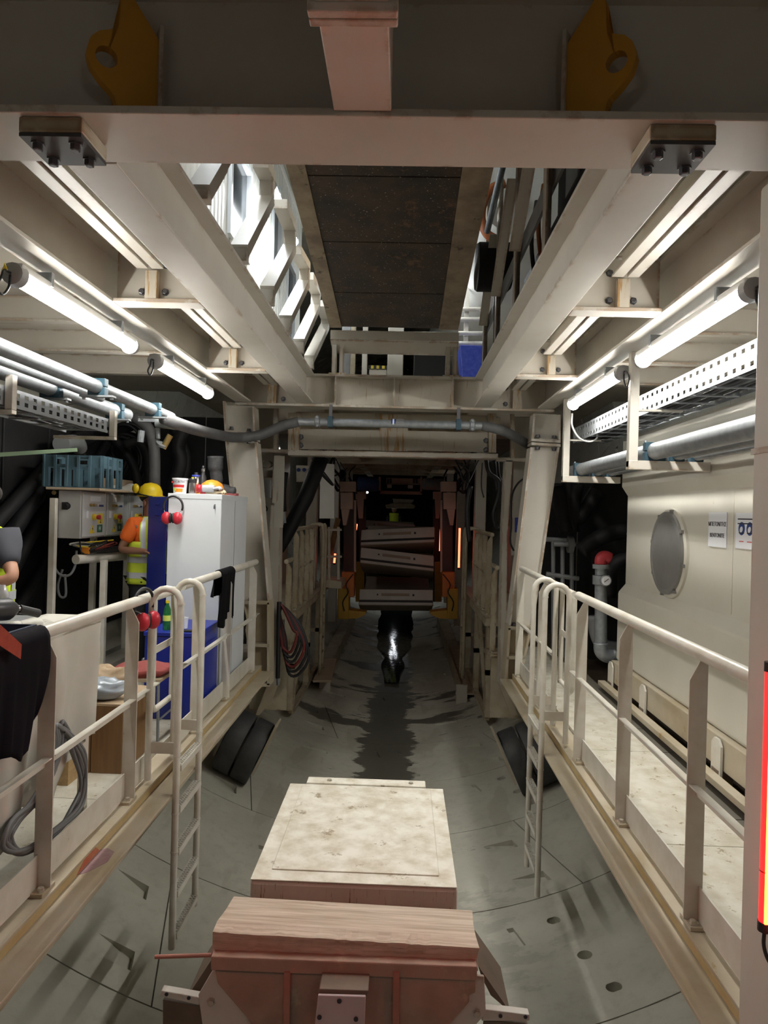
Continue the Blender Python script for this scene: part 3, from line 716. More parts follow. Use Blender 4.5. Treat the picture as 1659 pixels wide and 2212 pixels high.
# ---- locker side pipes, tray
ZB = CAMZ+.80
L_PIPES = [(-2.10, .045, ZB, 2.4, 6.3), (-2.26, .030, ZB-.01, 2.4, 5.2), (-2.42, .055, ZB-.015, 2.4, 6.1)]
for i, (x_, r, zz, ya, yb) in enumerate(L_PIPES):
    tag(MB().tube([(x_, ya, zz), (x_, yb, zz)], r, 18).build('steel_pipe', 'galvanised', smooth='auto'),
        ['galvanised pipe nearest the tubes over the workbench', 'slim galvanised pipe between two thicker ones over the workbench', 'thick galvanised pipe over the locker side cable tray'][i], 'pipe')
for i, (x_, yy, zz, r) in enumerate(((-2.10, 4.78, ZB, .045), (-2.10, 5.85, ZB, .045), (-2.42, 4.78, ZB-.015, .055), (-2.42, 5.85, ZB-.015, .055))):
    c = thing('pipe_clamp', 'dark teal clamp on the %s, %s' % (['pipe nearest the tubes', 'pipe over the cable tray'][i//2], ['above the crate', 'next to the valves'][i % 2]), 'clamp', (x_, yy, zz-r), 'teal clamps over the workbench')
    MB().box(x_-r-.015, x_+r+.015, yy-.03, yy+.03, zz-r-.012, zz-.002).build('lower_half', 'clamp_teal', c, bevel=.004)
    MB().box(x_-r-.015, x_+r+.015, yy-.03, yy+.03, zz+.002, zz+r+.012).build('upper_half', 'clamp_teal', c, bevel=.004)
    MB().box(x_-r-.07, x_+r+.07, yy-.03, yy+.03, zz-r-.025, zz-r-.0125).build('plate', 'galvanised', c)
    for s2 in (-1, 1): hexbolt((x_+s2*(r+.05), yy, zz-r-.025), -Z, .012, .015).build('bolt', 'galvanised', c)
cable_tray(-2.66, -2.32, 2.8, 5.5, CAMZ+.56, .11, 'perforated grey cable tray under the pipes over the workbench', 1)
for i, yy in enumerate((4.05, 5.5)):
    b = thing('tray_bracket', 'cream L bracket carrying the locker side cable tray, %s' % ['above the second person', 'at the tray end'][i], 'bracket', (-2.5, yy, CAMZ+.53), 'tray brackets')
    MB().box(-2.31, -2.265, yy-.025, yy+.025, CAMZ+.535, CAMZ+.735).build('hanger', 'cream_clean', b, bevel=.003)
    MB().box(-2.75, -2.265, yy-.025, yy+.025, CAMZ+.51, CAMZ+.534).build('arm', 'cream_clean', b, bevel=.003)
# ================================================================ hose + pipe under the far beam
hp = thing('water_line', 'black rubber hose and steel pipe slung under the far cross beam', 'hose', P(860, 915, y=7.82))
yh = 7.80
MB().tube([P(640, 911, y=yh), P(1045, 920, y=yh)], .044, 18).build('steel_pipe', 'galvanised', hp, smooth='auto')
MB().tube(catmull([P(352, 902, y=6.1), P(392, 918, y=6.3), P(450, 935, y=7.0), P(510, 945, y=7.7), P(560, 940, y=7.8), P(610, 920, y=yh), P(645, 911, y=yh)]), .055, 14).build('rubber_hose', 'hose_grey', hp, smooth=True)
MB().tube(catmull([P(1042, 920, y=yh), P(1075, 927, y=yh), P(1110, 942, y=8.0), P(1143, 962, y=8.4), P(1175, 985, y=8.9)]), .055, 14).build('rubber_hose', 'hose_grey', hp, smooth=True)
for px in (686, 1020):
    c = P(px, 911+(px-686)*.024, y=yh)
    MB().lathe([(.05, -.03), (.065, -.02), (.065, .02), (.05, .03)], c, X, 18).build('coupling', 'galvanised', hp, smooth='auto')
    MB().sphere(c+V(0, -.05, .045), .022).build('coupling_bolt', 'galvanised', hp, smooth=True)
    MB().sphere(c+V(0, -.05, -.045), .022).build('coupling_bolt', 'galvanised', hp, smooth=True)
for px in (714, 990):
    c = P(px, 911+(px-686)*.024, y=yh)
    MB().box(c.x-.028, c.x+.028, yh-.06, yh+.06, c.z-.06, c.z+.06).build('hanger_clamp', 'clamp_teal', hp, bevel=.006)
    MB().box(c.x-.018, c.x+.018, yh-.015, yh+.015, c.z+.061, ZG-.031).build('hanger_rod', 'bolt_steel', hp)
c = P(855, 914, y=yh)
MB().tube([c-X*.05, c-X*.002], .046, 18).build('flow_label', 'ink_blue', hp); MB().tube([c+X*.002, c+X*.085], .046, 18).build('grey_label', 'grey_steel', hp)
MB().tube([c-X*.035, c-X*.018], .0465, 18).build('label_text', 'paper', hp)
# ================================================================ railings
def post(parent, x, y, sg, z0=.0, h=1.12, w=.085, m='rail_paint'):
    """folded angle post with slanted top"""
    th = .008
    xo = x
    a, b = xo+sg*.022, xo-sg*.056
    poly = [V(a, y, z0+.02), V(b, y, z0+.02), V(b, y, z0+h-.085), V(xo-sg*.012, y, z0+h), V(a, y, z0+h)]
    p = MB().prism(poly, V(0, th, 0))
    p.box(min(a, a-sg*th), max(a, a-sg*th), y+th, y+.06, z0+.02, z0+h)
    o = p.build('post', m, parent)
    MB().box(xo-.05, xo+.05, y-.06, y+.06, z0+.0005, z0+.0195).build('base_plate', 'kerb_paint', o, bevel=.003)
    hexbolt((xo-sg*.03, y-.035, z0+.0195), Z, .014, .018).build('bolt', 'bolt_cream', o)
    return o
def railing(label, sg, x, ya, yb, posts, z0=0.0, htop=1.17, toe=True, m='rail_paint', mid=True, group='walkway railings'):
    t = thing('railing', label, 'railing', (x, (ya+yb)/2, z0), group)
    MB().tube([(x, ya, z0+htop), (x, yb, z0+htop)], .031, 16).build('top_rail', m, t, smooth='auto')
    for yy in posts: post(t, x, yy, sg, z0, htop-.028, m=m)
    if mid:
        pp = [ya]+list(posts)+[yb]
        for a, b in zip(pp[:-1], pp[1:]):
            if b-a < .15: continue
            mb = MB().box(min(x-sg*.012, x-sg*.05), max(x-sg*.012, x-sg*.05), a+.02, b+.03, z0+.60, z0+.606)
            mb.box(min(x-sg*.012, x-sg*.018), max(x-sg*.012, x-sg*.018), a+.02, b+.03, z0+.56, z0+.60)
            mb.build('mid_rail', m, t)
    if toe: MB().box(min(x+sg*.004, x+sg*.012), max(x+sg*.004, x+sg*.012), ya, yb, z0+.012, z0+.165).build('toe_board', m, t)
    return t
XR = CX+1.46; XL = CX-1.46
railing('cream pipe railing with folded posts in front of the tank, from pillar to ladder', 1, XR, 1.9, 5.32, (2.12, 3.12, 4.12, 5.12))
railing('short cream railing between the tank side ladder and the portal leg', 1, XR, 6.0, 7.85, (6.55, 7.78))
railing('cream pipe railing with folded posts beside the workbench', -1, XL, 1.9, 4.55, (2.16, 3.16, 4.16), )
railing('cream railing between the locker side ladder and the portal leg, black cloth on it', -1, XL, 5.15, 7.75, (5.5, 6.45, 7.55))
# rust collar on the top rail by the workbench
def ladder(label, sg, ya, yb, zbot, nr):
    xi = CX+sg*1.238; xo = CX+sg*1.42
    t = thing('access_ladder', label, 'ladder', (xi, (ya+yb)/2, zbot), 'access ladders down to the invert')
    for i, yy in enumerate((ya, yb)):
        zt = 1.235; r_ = (abs(xo-xi))/2; xm = (xi+xo)/2
        pts = [(xi, yy, zbot), (xi, yy, zt-r_)] + [(xm + (xi-xm)*math.cos(a), yy, zt-r_+r_*math.sin(a)) for a in [math.pi*k/8 for k in range(1, 8)]] + [(xo, yy, zt-r_), (xo, yy, .03)]
        s_ = MB().tube(pts, .0215, 12).build('stile', 'rail_paint', t, smooth='auto')
        for zz in (zt-r_-.01, .18, -.18, -.42):
            MB().tube([(xi, yy, zz), (xi, yy, zz+.012)], .0245, 12).build('weld_collar', 'rail_paint', s_)
        MB().box(min(xi, xo), max(xi, xo), yy-.006, yy+.006, .20, .27).build('spacer', 'rail_paint', t)
    for k in range(nr):
        zz = .12 - .265*k
        mb = MB(); w_ = .045
        # perforated channel rung: two lips and a ladder of bars
        for dx in (-w_/2, w_/2): mb.box(xi+dx-.004, xi+dx+.004, ya+.02, yb-.02, zz-.035, zz+.003)
        n = 16
        for j in range(n+1):
            yy = ya+.025+(yb-ya-.05)*j/n; mb.box(xi-w_/2, xi+w_/2, yy-.006, yy+.006, zz-.002, zz+.003)
        mb.box(xi-.004, xi+.004, ya+.02, yb-.02, zz-.002, zz+.003)
        mb.build('rung', 'rail_paint', t)
    return t
ladder('cream ladder with hooped stiles hanging beside the lockers', -1, 4.42, 4.91, -1.02, 5)
ladder('cream ladder with hooped stiles hanging beside the tank walkway', 1, 5.44, 5.90, -1.14, 5)
def gate(label, sg, ya, yb):
    x = CX+sg*1.475
    g = thing('safety_gate', label, 'gate', (x, (ya+yb)/2, .3), 'safety gates at the ladders')
    r_ = .06
    pts = [(x, ya, 1.13), (x, ya, .40+r_)] + [(x, ya+r_-r_*math.cos(a), .40+r_-r_*math.sin(a)) for a in [math.pi/2*k/5 for k in range(1, 6)]] + [(x, yb, .40)]
    MB().tube(pts, .02, 12).build('gate_loop', 'rail_paint', g, smooth='auto')
    MB().tube([(x, ya-.0, 1.155), (x, yb, 1.155)], .028, 12).build('gate_top', 'rail_paint', g, smooth='auto')
    MB().tube([(x, yb, 1.155), (x, yb, .38)], .02, 12).build('gate_upright', 'rail_paint', g, smooth='auto')
    MB().bar((x, ya, .80), (x, yb, .80), .006, .05).build('gate_bar', 'rail_paint', g)
gate('narrow cream gate loop at the locker side ladder', -1, 4.62, 5.02)
gate('narrow cream gate loop at the tank side ladder', 1, 5.5, 5.92)
# ================================================================ bentonite tank
tk = thing('bentonite_tank', 'large cream bentonite tank with a round hatch, beside the walkway', 'tank', (2.6, 5.3, .33))
XT = 2.25
prof = [(XT-.07, .33), (XT-.07, 1.00), (XT-.065, 1.02), (XT, 1.10), (XT, 1.98), (XT-.06, 2.07), (XT-.06, 2.55)]
mb = MB(); yA, yB = 2.5, 7.22
poly = [V(x, yB, z) for x, z in prof] + [V(XT+.95, yB, 2.55), V(XT+.95, yB, .33)]
mb.prism(poly, (0, yA-yB, 0)); mb.build('shell', 'tank_paint', tk, bevel=.025)
cc = P(1450, 1195, x=XT); D = .345
MB().lathe([(D+.03, -.005), (D+.03, .02), (D+.012, .03)], cc, -X, 48).build('hatch_rim', 'tank_paint', tk, smooth='auto')
hp_ = MB().lathe([(D, .03), (D, .055), (D-.035, .062), (D-.04, .052), (D*.5, .056), (.01, .057)], cc, -X, 48).build('round_hatch', 'hatch_metal', tk, smooth='auto')
for k in range(8):
    a = 2*math.pi*(k+.3)/8; c = cc + V(-.03, math.cos(a)*(D+.012), math.sin(a)*(D+.012))
    MB().box(c.x-.02, c.x+.005, c.y-.014, c.y+.014, c.z-.014, c.z+.014).build('hatch_clip', 'hatch_metal', hp_)
MB().box(XT-.004, XT+.01, P(1583, 1200, x=XT).y-.006, P(1583, 1200, x=XT).y+.006, 1.12, 1.97).build('weld_seam', 'tank_paint', tk)
MB().box(XT-.003, XT+.01, 2.6, 7.2, 1.60, 1.604).build('weld_seam', 'tank_paint', tk)
def sign(px0, py0, px1, py1, label, xx):
    a = P(px0, py0, x=xx); b = P(px1, py0, x=xx); z0, z1 = P(px0, py1, x=xx).z, a.z
    t = thing('wall_sign', label, 'sign', (xx, (a.y+b.y)/2, z0))
    MB().box(xx-.006, xx-.0005, min(a.y, b.y), max(a.y, b.y), z0, z1).build('sign_board', 'paper', t)
    return t, a.y, b.y, z0, z1
t, ya, yb, z0, z1 = sign(1533, 1107, 1572, 1180, 'white paper sign reading bentonite in two scripts on the tank', XT-.001)
xs = XT-.008; ym = (ya+yb)/2
text_mesh('ΜΠΕΤΟΝΙΤΗΣ', 'lettering', 'ink', t, (xs, ym, z1-.085), -Y, Z, .043)
text_mesh('BENTONITE', 'lettering', 'ink', t, (xs, ym, z1-.165), -Y, Z, .043)
t, ya, yb, z0, z1 = sign(1592, 1108, 1650, 1184, 'white safety sign with blue round pictograms, half hidden by the pillar', XT-.001)
dy = (yb-ya)
def dis(fy, fz, r): return V(xs, ya+dy*fy, z0+(z1-z0)*fz), r
for fy in (.24, .55, .86):
    c = V(xs+.002, ya+dy*fy, z0+(z1-z0)*.56)
    MB().lathe([(.044, 0), (.044, .002)], c, -X, 24).build('pictogram', 'ink_blue', t)
    MB().lathe([(.022, 0), (.022, .002)], c+V(-.003, 0, -.006), -X, 14, .8).build('pictogram_figure', 'paper', t)
    MB().box(xs-.001, xs+.001, c.y-.035, c.y+.035, z0+.10, z0+.107).build('text_line', 'ink', t)
    MB().box(xs-.001, xs+.001, c.y-.03, c.y+.03, z0+.045, z0+.05).build('text_line', 'ink_red', t)
for zz in (.045, .075): MB().box(xs-.001, xs+.001, min(ya, yb)+.03, max(ya, yb)-.03, z1-zz, z1-zz+.008).build('text_line', 'ink', t)
tb = thing('tank_base_frame', 'beige steel base frame under the bentonite tank', 'frame', (2.2, 5, 0))
MB().box(2.13, 2.28, 2.6, 7.2, .12, .329).build('side_beam', 'kerb_paint', tb, bevel=.006)
MB().box(2.03, 2.10, 2.6, 7.3, .055, .10).build('toe_rail', 'kerb_paint', tb, bevel=.004)
for yy in (3.3, 4.75, 6.2, 7.15):
    MB().box(2.10, 2.20, yy-.05, yy+.05, -.12, .12).build('support_block', 'brown_plate', tb)
    MB().prism([V(2.105, yy-.07, .03), V(2.105, yy+.07, .03), V(2.105, yy+.07, .28), V(2.105, yy+.03, .32), V(2.105, yy-.03, .32), V(2.105, yy-.07, .28)], V(.016, 0, 0)).build('lug_plate', 'rail_paint', tb)
# standpipe with gauge behind the tank end
sp = thing('standpipe', 'vertical galvanised standpipe with red elbow and pressure gauge behind the tank end', 'pipe', P(1300, 1410, y=7.45))
yq = 7.45
r0 = lambda px, py: P(px, py, y=yq)
MB().tube([r0(1298, 1390), r0(1298, 1245)], .063, 16).build('riser', 'galvanised', sp, smooth='auto')
MB().tube([r0(1298, 1262), r0(1298, 1243)], .085, 16).build('valve_body', 'galvanised', sp, smooth='auto')
MB().tube([r0(1298, 1228), r0(1298, 1219)], .085, 16).build('coupling', 'galvanised', sp, smooth='auto')
MB().tube([r0(1298, 1242), r0(1298, 1218)], .06, 16).build('neck', 'galvanised', sp, smooth='auto')
MB().tube(catmull([r0(1298, 1219), r0(1299, 1207), r0(1306, 1203), r0(1318, 1207)]), .065, 14).build('red_elbow', 'red_pipe', sp, smooth=True)
MB().tube(catmull([r0(1298, 1388), r0(1299, 1405), r0(1308, 1415), r0(1322, 1418), r0(1332, 1416)]), .075, 14).build('bottom_elbow', 'galvanised', sp, smooth=True)
g0 = r0(1302, 1252)
MB().lathe([(.055, 0), (.058, .03), (.05, .034)], g0+Y*-.09, -Y, 20).build('gauge', 'galvanised', sp, smooth='auto')
MB().lathe([(.047, 0), (.047, .003)], g0+Y*-.125, -Y, 20).build('gauge_dial', 'paper', sp)
MB().bar(g0+V(-.02, -.129, -.015), g0+V(.025, -.129, .02), .006, .003, Y).build('gauge_needle', 'ink', sp)
# hoses and dark machinery behind the tank
for i, (pts, r, m, lab) in enumerate((
        ([(1318, 1290), (1320, 1240), (1330, 1218), (1350, 1208), (1380, 1205)], .075, 'rubber', 'thick black hose curving up behind the standpipe'),
        ([(1285, 1330), (1290, 1370), (1305, 1395), (1335, 1402)], .08, 'cable_grey', 'pale grey hose bending at the foot of the standpipe'),
        ([(1255, 1190), (1290, 1165), (1330, 1150), (1400, 1140)], .09, 'rubber', 'black hose slung high behind the tank'))):
    tag(MB().tube(catmull([P(x, y, y=7.75+.15*i) for x, y in pts]), r, 12).build('hose', m, smooth=True), lab, 'hose')
# ================================================================ inclined rusty chute seen through the hatch
def chz(y): return 3.82 + .111*(8.0-y)
def C(px, py, up=0.0):
    r = ray(px, py); t = (3.82+up+.888-CAMZ)/(r.z+.111); return V(r.x*t, t, CAMZ+r.z*t)
ch = thing('chute', 'inclined rusty steel chute underside hanging in the hatch', 'chute', (CX, 6, 3.9))
lf, rf = C(712, 706).x, C(990, 711).x; li, ri = C(738, 706).x, C(948, 710).x
def slab(xa, xb, ya, yb, dz0, dz1, n, m):
    a = [V(xa, ya, chz(ya)+dz0), V(xb, ya, chz(ya)+dz0), V(xb, yb, chz(yb)+dz0), V(xa, yb, chz(yb)+dz0)]
    return MB().hexa(a, [p+Z*(dz1-dz0) for p in a]).build(n, m, ch)
slab(lf, li-.003, 2.7, 8.0, 0, .03, 'border_plate', 'chute_border'); slab(ri+.003, rf, 2.7, 8.0, 0, .03, 'border_plate', 'chute_border')
ys = [2.7, 3.6, C(840, 385).y, C(840, 527).y, C(840, 636).y, 8.0]
for a, b in zip(ys[:-1], ys[1:]): slab(li, ri, a+.008, b-.008, .012, .04, 'floor_panel', 'rust_dark')
slab(lf, lf+.02, 2.7, 8.0, .031, .5, 'side_wall', 'chute_border'); slab(rf-.02, rf, 2.7, 8.0, .031, .5, 'side_wall', 'chute_border')
slab(lf+.02, rf-.02, 2.7, 8.0, .05, .06, 'backing', 'joint_dark')
cb = thing('chute_support', 'cream cross beam with short legs carrying the end of the rusty chute', 'beam', (CX, 8.05, ZG+.34))
a, b = P(714, 712, y=7.99), P(992, 714, y=7.99); zl = P(850, 760, y=7.99).z
MB().box(a.x, b.x, 7.99, 8.01, zl+.13, a.z-.003).build('upper_plate', 'cream_clean', cb, bevel=.004)
MB().hexa([V(a.x, 7.99, zl+.125), V(b.x, 7.99, zl+.125), V(b.x, 8.02, zl+.125), V(a.x, 8.02, zl+.125)], [V(a.x+.02, 8.1, zl), V(b.x-.02, 8.1, zl), V(b.x-.02, 8.13, zl), V(a.x+.02, 8.13, zl)]).build('lower_plate', 'cream_steel', cb)
for sx in (a.x+.05, b.x-.11):
    for dx in (0, .085): MB().box(sx+dx-.03, sx+dx+.02, 8.03, 8.11, ZG+.362, zl+.1).build('leg', 'cream_steel', cb)
    MB().box(sx-.06, sx+.14, 7.99, 8.16, ZG+.3405, ZG+.3615).build('foot_plate', 'cream_streak', cb)
# ---------------------------------------------------------------- upper deck: lattice posts, container
lat_px = [
    [(430, 480), (432, 415), (468, 355), (505, 290), (508, 235), (490, 190)],
    [(515, 572), (518, 541), (576, 432), (578, 382), (563, 350)],
    [(575, 648), (578, 628), (626, 536), (627, 492), (606, 440)],
    [(614, 706), (617, 690), (657, 612), (659, 575), (638, 540)],
    [(644, 752), (646, 740), (681, 664), (683, 632), (666, 596)],
    [(665, 790), (668, 775), (702, 705), (703, 685), (692, 655)]]
xlat = CX-.925
for i, pl in enumerate(lat_px):
    pts = [P(x, y, x=xlat) for x, y in pl]
    pts[0].z = ZG+.3355; pts[0].y = pts[1].y
    t = thing('bent_rail_post', 'bent cream rail post on the hatch girder, %s from the portal beam' % ['first', 'second', 'third', 'fourth', 'fifth', 'sixth'][i], 'post', pts[0], 'bent rail posts on the locker side of the hatch')
    for j, (p, q) in enumerate(zip(pts[:-1], pts[1:])):
        MB().bar(p, q, .075, .11 if j % 2 else .10, X if abs((q-p).normalized().x) < .5 else Z).build('tube_section', 'cream_clean', t)
xw = -1.60
ct = thing('site_container', 'white corrugated container with dark windows on the upper deck beyond the bent posts', 'container', (xw-.6, 6, ZG+.36))
def corr(y0, y1, z0, z1, n_):
    mb = MB(); pts = []; y = y0; k = 0
    while y < y1:
        pts += [(y, 0), (min(y+.05, y1), 0), (min(y+.06, y1), .018), (min(y+.10, y1), .018)]; y += .11
    o = 0
    for (yy, d) in pts: mb.v += [V(xw-d, yy, z0), V(xw-d, yy, z1)]
    for k in range(len(pts)-1): mb.f.append((2*k, 2*k+1, 2*k+3, 2*k+2))
    return mb.build(n_, 'container_white', ct, solid=.004)
zt0, zt1 = ZG+.36, 5.9
wins = [(6.2, 6.9, 4.2, 5.0), (8.15, 8.6, 4.5, 5.35), (9.2, 9.8, 3.5, 5.0)]
edges = [3.0, 5.1, 5.8, 6.45, 6.9, 7.95, 8.85, 9.6]
for a, b in ((3.0, 6.15), (6.95, 8.1), (8.65, 9.15), (9.85, 10.4)): corr(a, b, zt0, zt1, 'wall_panel')
for (a, b, c, d) in wins:
    corr(a-.05, b+.05, zt0, c-.05, 'wall_panel') if c > zt0+.3 else None
    corr(a-.05, b+.05, d+.05, zt1, 'wall_panel')
    f = MB()
    for bx_ in ((a-.05, a, c-.05, d+.05), (b, b+.05, c-.05, d+.05), (a, b, c-.05, c), (a, b, d, d+.05)): f.box(xw-.03, xw+.03, bx_[0], bx_[1], bx_[2], bx_[3])
    f = f.build('window_frame', 'white_paint', ct)
    MB().box(xw-.025, xw-.015, a, b, c, d).build('pane', 'glass_dark', f)
MB().box(xw-.7, xw-.03, 3.0, 10.4, zt0, zt0+.08).build('container_floor', 'cream_steel', ct)
MB().box(xw-.7, xw+.02, 3.0, 10.4, zt1, zt1+.06).build('container_roof', 'container_white', ct)
# tank side of the hatch: flat posts and braces
ups = [(4.25,), (5.4,), (6.5,), (7.5,)]
pr = thing('guard_frame', 'cream flat-bar guard frame with diagonal braces on the hatch girder, tank side', 'frame', (.80, 6, ZG+.336))
prev = None
for i, (yy,) in enumerate(ups):
    MB().box(.79, .80, yy-.05, yy+.05, ZG+.3355, 5.2).build('post', 'cream_steel', pr)
    MB().box(.80, .84, yy+.035, yy+.05, ZG+.3355, 5.2).build('post_flange', 'cream_steel', pr)
    if prev: MB().bar((.775, yy-.1, 3.72), (.775, prev+.1, 4.35), .012, .085, X).build('brace', 'cream_steel', pr)
    prev = yy
MB().box(.84, .86, 3.2, 7.8, 3.72, 3.86).build('kick_plate', 'grey_steel', pr)
MB().tube([(.76, 4.4, 4.9), (.74, 6.9, 4.5)], .03, 12).build('hand_pipe', 'galvanised', pr, smooth='auto')
d_ = thing('black_drum', 'black round drum-shaped lamp housing behind the guard frame', 'drum', P(1055, 620, y=6.9))
c = P(1031, 577, y=6.9)
MB().lathe([(.222, 0), (.23, .01), (.23, .30), (.20, .33)], c, X, 36).build('housing', 'machine_dark', d_, smooth='auto')
MB().lathe([(.215, -.012), (.222, -.001)], c, X, 36).build('front_ring', 'galvanised', d_, smooth='auto')
MB().bar(c+V(.2, 0, -.22), V(c.x+.2, 6.9, 3.3), .05, .05, Y).build('stand', 'machine_dark', d_)
tag(MB().tube(catmull([P(1090, 396, y=7.2), P(1062, 408, y=7.2), P(1044, 440, y=7.2), P(1040, 475, y=7.2), P(1052, 505, y=7.2), P(1075, 522, y=7.2), P(1095, 560, y=7.2)]), .045, 12).build('orange_hose', 'pipe_orange', smooth=True), 'orange-brown hose arc with black bands over the black drum', 'hose')
mc = thing('hydraulic_unit', 'dark hydraulic machine behind the guard frame on the upper deck', 'machine', (1.6, 5, ZG+.36))
MB().box(1.1, 1.8, 3.0, 5.4, ZG+.36, 4.9).build('housing', 'machine_dark', mc, bevel=.03)
MB().box(1.15, 1.9, 5.5, 7.2, ZG+.36, 4.15).build('tank_block', 'machine_dark', mc, bevel=.03)
for k in range(4): MB().box(1.085, 1.099, 3.2+k*.5, 3.55+k*.5, 4.0, 4.5).build('panel', 'grey_steel', mc)
for k in range(2): MB().tube(catmull([(1.05, 5.5+k*.3, 3.5), (1.0, 5.6+k*.3, 4.0), (1.05, 5.7+k*.3, 4.4)]), .018, 8).build('hose', 'cable_black' if k % 2 else 'pipe_orange', mc, smooth=True)
tag(MB().tube([(1.35, 7.6, 5.55), (1.2, 30, 5.5)], .85, 28).build('ventilation_duct', 'container_white', smooth='auto'), 'large white ventilation duct under the tunnel crown', 'duct')
uf = thing('floor_upper', 'cream steel plates of the upper deck beyond the hatch', '', (CX, 11, ZG+.34), kind='structure')
for ya, yb in ((8.21, 10.2), (10.21, 12.2), (12.21, 14.2)): MB().box(-3.0, 2.7, ya, yb, ZG+.325, ZG+.337).build('floor_plate', 'cream_steel', uf)
# things standing on the upper deck beyond the chute
def stand(px0, px1, pyt, yy, dep, name, m, label, cat, taper=0):
    a, b = P(px0, 812, y=yy), P(px1, 812, y=yy); zt = P(px0, pyt, y=yy).z
    o = MB().hexa([V(a.x+taper, yy, ZG+.3375), V(b.x-taper, yy, ZG+.3375), V(b.x-taper, yy+dep, ZG+.3375), V(a.x+taper, yy+dep, ZG+.3375)], [V(a.x, yy, zt), V(b.x, yy, zt), V(b.x, yy+dep, zt), V(a.x, yy+dep, zt)])
    return tag(o.build(name, m, bevel=.01), label, cat)
stand(836, 870, 640, 8.6, .2, 'upper_column', 'cream_clean', 'square cream column right behind the chute support', 'column')
stand(736, 756, 600, 8.8, .12, 'upper_post', 'grey_steel', 'grey flat post on the upper deck behind the chute', 'post')
stand(756, 766, 640, 8.7, .06, 'upper_post', 'cream_dirty', 'narrow rusty cream post next to the grey flat post', 'post')
stand(781, 792, 640, 8.7, .06, 'upper_post', 'cream_clean', 'narrow cream post between the caution board and the rusty post', 'post')
stand(893, 962, 748, 9.2, .5, 'covered_pallet', 'black_tarp', 'black sheeted load on the upper deck behind the chute', 'load')
stand(992, 1044, 745, 9.25, .45, 'blue_bag', 'blue_tarp', 'bright blue sack hanging beside the guard frame', 'sack', .06)
cbd = thing('caution_board', 'black and yellow striped caution board on the upper deck floor', 'barrier', P(810, 812, y=9.0))
for k in range(7):
    a, b = P(795+6*k, 796, y=9.0), P(801+6*k, 796, y=9.0); z1 = P(800, 789, y=9.0).z
    MB().box(a.x, b.x, 9.0, 9.02, a.z, z1).build('stripe', 'caution_yellow' if k % 2 else 'black_plastic', cbd)
a, b = P(797, 812, y=9.0), P(834, 812, y=9.0)
MB().box(a.x, b.x, 9.021, 9.3, ZG+.3375, P(800, 797, y=9.0).z-.001).build('box', 'cream_steel', cbd)
rw = thing('upper_handrail', 'cream horizontal handrail rungs on the upper deck beside the blue sack', 'railing', (.95, 9.8, ZG+.34))
for pz in (668, 690, 720, 742): 
    p = P(990, pz, y=9.8); q = P(1052, pz, y=9.8); MB().tube([p, q], .03, 10).build('rung', 'cream_clean', rw, smooth='auto')
for px in (1008, 1049): MB().box(P(px, 700, y=9.8).x-.03, P(px, 700, y=9.8).x+.03, 9.83, 9.88, ZG+.3375, 5.0).build('post', 'cream_clean', rw)
up1 = tube_lamp(-1.33, 6.6, 8.1, 4.78, 'lit tube lamp on the upper deck beside the container', 'tube_upper', group='upper deck tube lamps')
up2 = tube_lamp(-1.33, 4.2, 5.7, 5.35, 'lit tube lamp high above the hatch beside the container', 'tube_upper', group='upper deck tube lamps')
up3 = tube_lamp(.25, 9.2, 10.7, 5.0, 'lit tube lamp under the white duct on the upper deck', 'tube_upper', group='upper deck tube lamps')
for lo in ((-1.30, 6.95), (-1.30, 4.9), (.25, 9.9)):
    pass
# ================================================================ foreground: box, timber, coupling frame
bx0 = thing('equipment_box', 'dusty cream steel box with raised lid standing on the invert behind the timber', 'box', (-.2, 4.1, -1.55))
MB().box(-.71, .317, 3.5, 4.75, -.72, -.09).build('body', 'box_side', bx0, bevel=.018)
MB().box(-.708, .315, 3.502, 4.748, -.0895, -.083).build('rim', 'box_white', bx0, bevel=.003)
MB().box(-.62, .23, 3.60, 4.73, -.0825, -.076).build('lid', 'box_white', bx0, bevel=.003)
MB().box(-.60, .20, 4.755, 4.86, -.16, -.075).build('hinge_bar', 'box_white', bx0, bevel=.006)
for xx in (-.45, .10): hexbolt((xx, 4.80, -.075), Z, .014, .01).build('bolt', 'bolt_cream', bx0)
for xx in (-.60, .12):
    MB().box(xx, xx+.09, 3.6, 4.7, -1.42, -.721).build('leg', 'brown_plate', bx0)
    MB().box(xx-.05, xx+.14, 3.55, 4.75, -1.60, -1.421).build('skid', 'brown_plate', bx0)
tm = MB(); 
def tfn(u, v):  # rough sawn beam, section loop
    import random as rr
    sec = [(2.9, -.004), (3.17, 0), (3.17, -.095), (2.905, -.095)]
    return 0
n = 40; sec = [(2.90, .0), (2.97, .003), (3.06, .001), (3.17, .0), (3.17, -.098), (2.905, -.098), (2.90, -.05)]
rnd = random.Random(3)
for i in range(n+1):
    x = -.737 + 1.09*i/n
    for j, (yy, zz) in enumerate(sec):
        e = .010*rnd.random() if j in (0, 6) else .003*rnd.random()
        tm.v.append(V(x + (rnd.uniform(-.006, .006) if i in (0, n) else 0) + (.02 if (i == 0 and j in (2, 3)) else 0), yy + (e if j in (0, 6) else 0), zz - (e if j == 0 else 0) - .018*(i/n) + .009))
m_ = len(sec)
for i in range(n):
    for j in range(m_): tm.f.append((i*m_+j, i*m_+(j+1) % m_, (i+1)*m_+(j+1) % m_, (i+1)*m_+j))
tm.f += [tuple(range(m_)), tuple(n*m_+j for j in range(m_))]
tag(tm.build('timber_beam', 'timber'), 'rough sawn squared timber lying across the rusty coupling frame', 'timber')
cf = thing('coupling_frame', 'rust-red steel coupling frame with cream gussets carrying the timber', 'frame', (-.19, 3.0, -1.6))
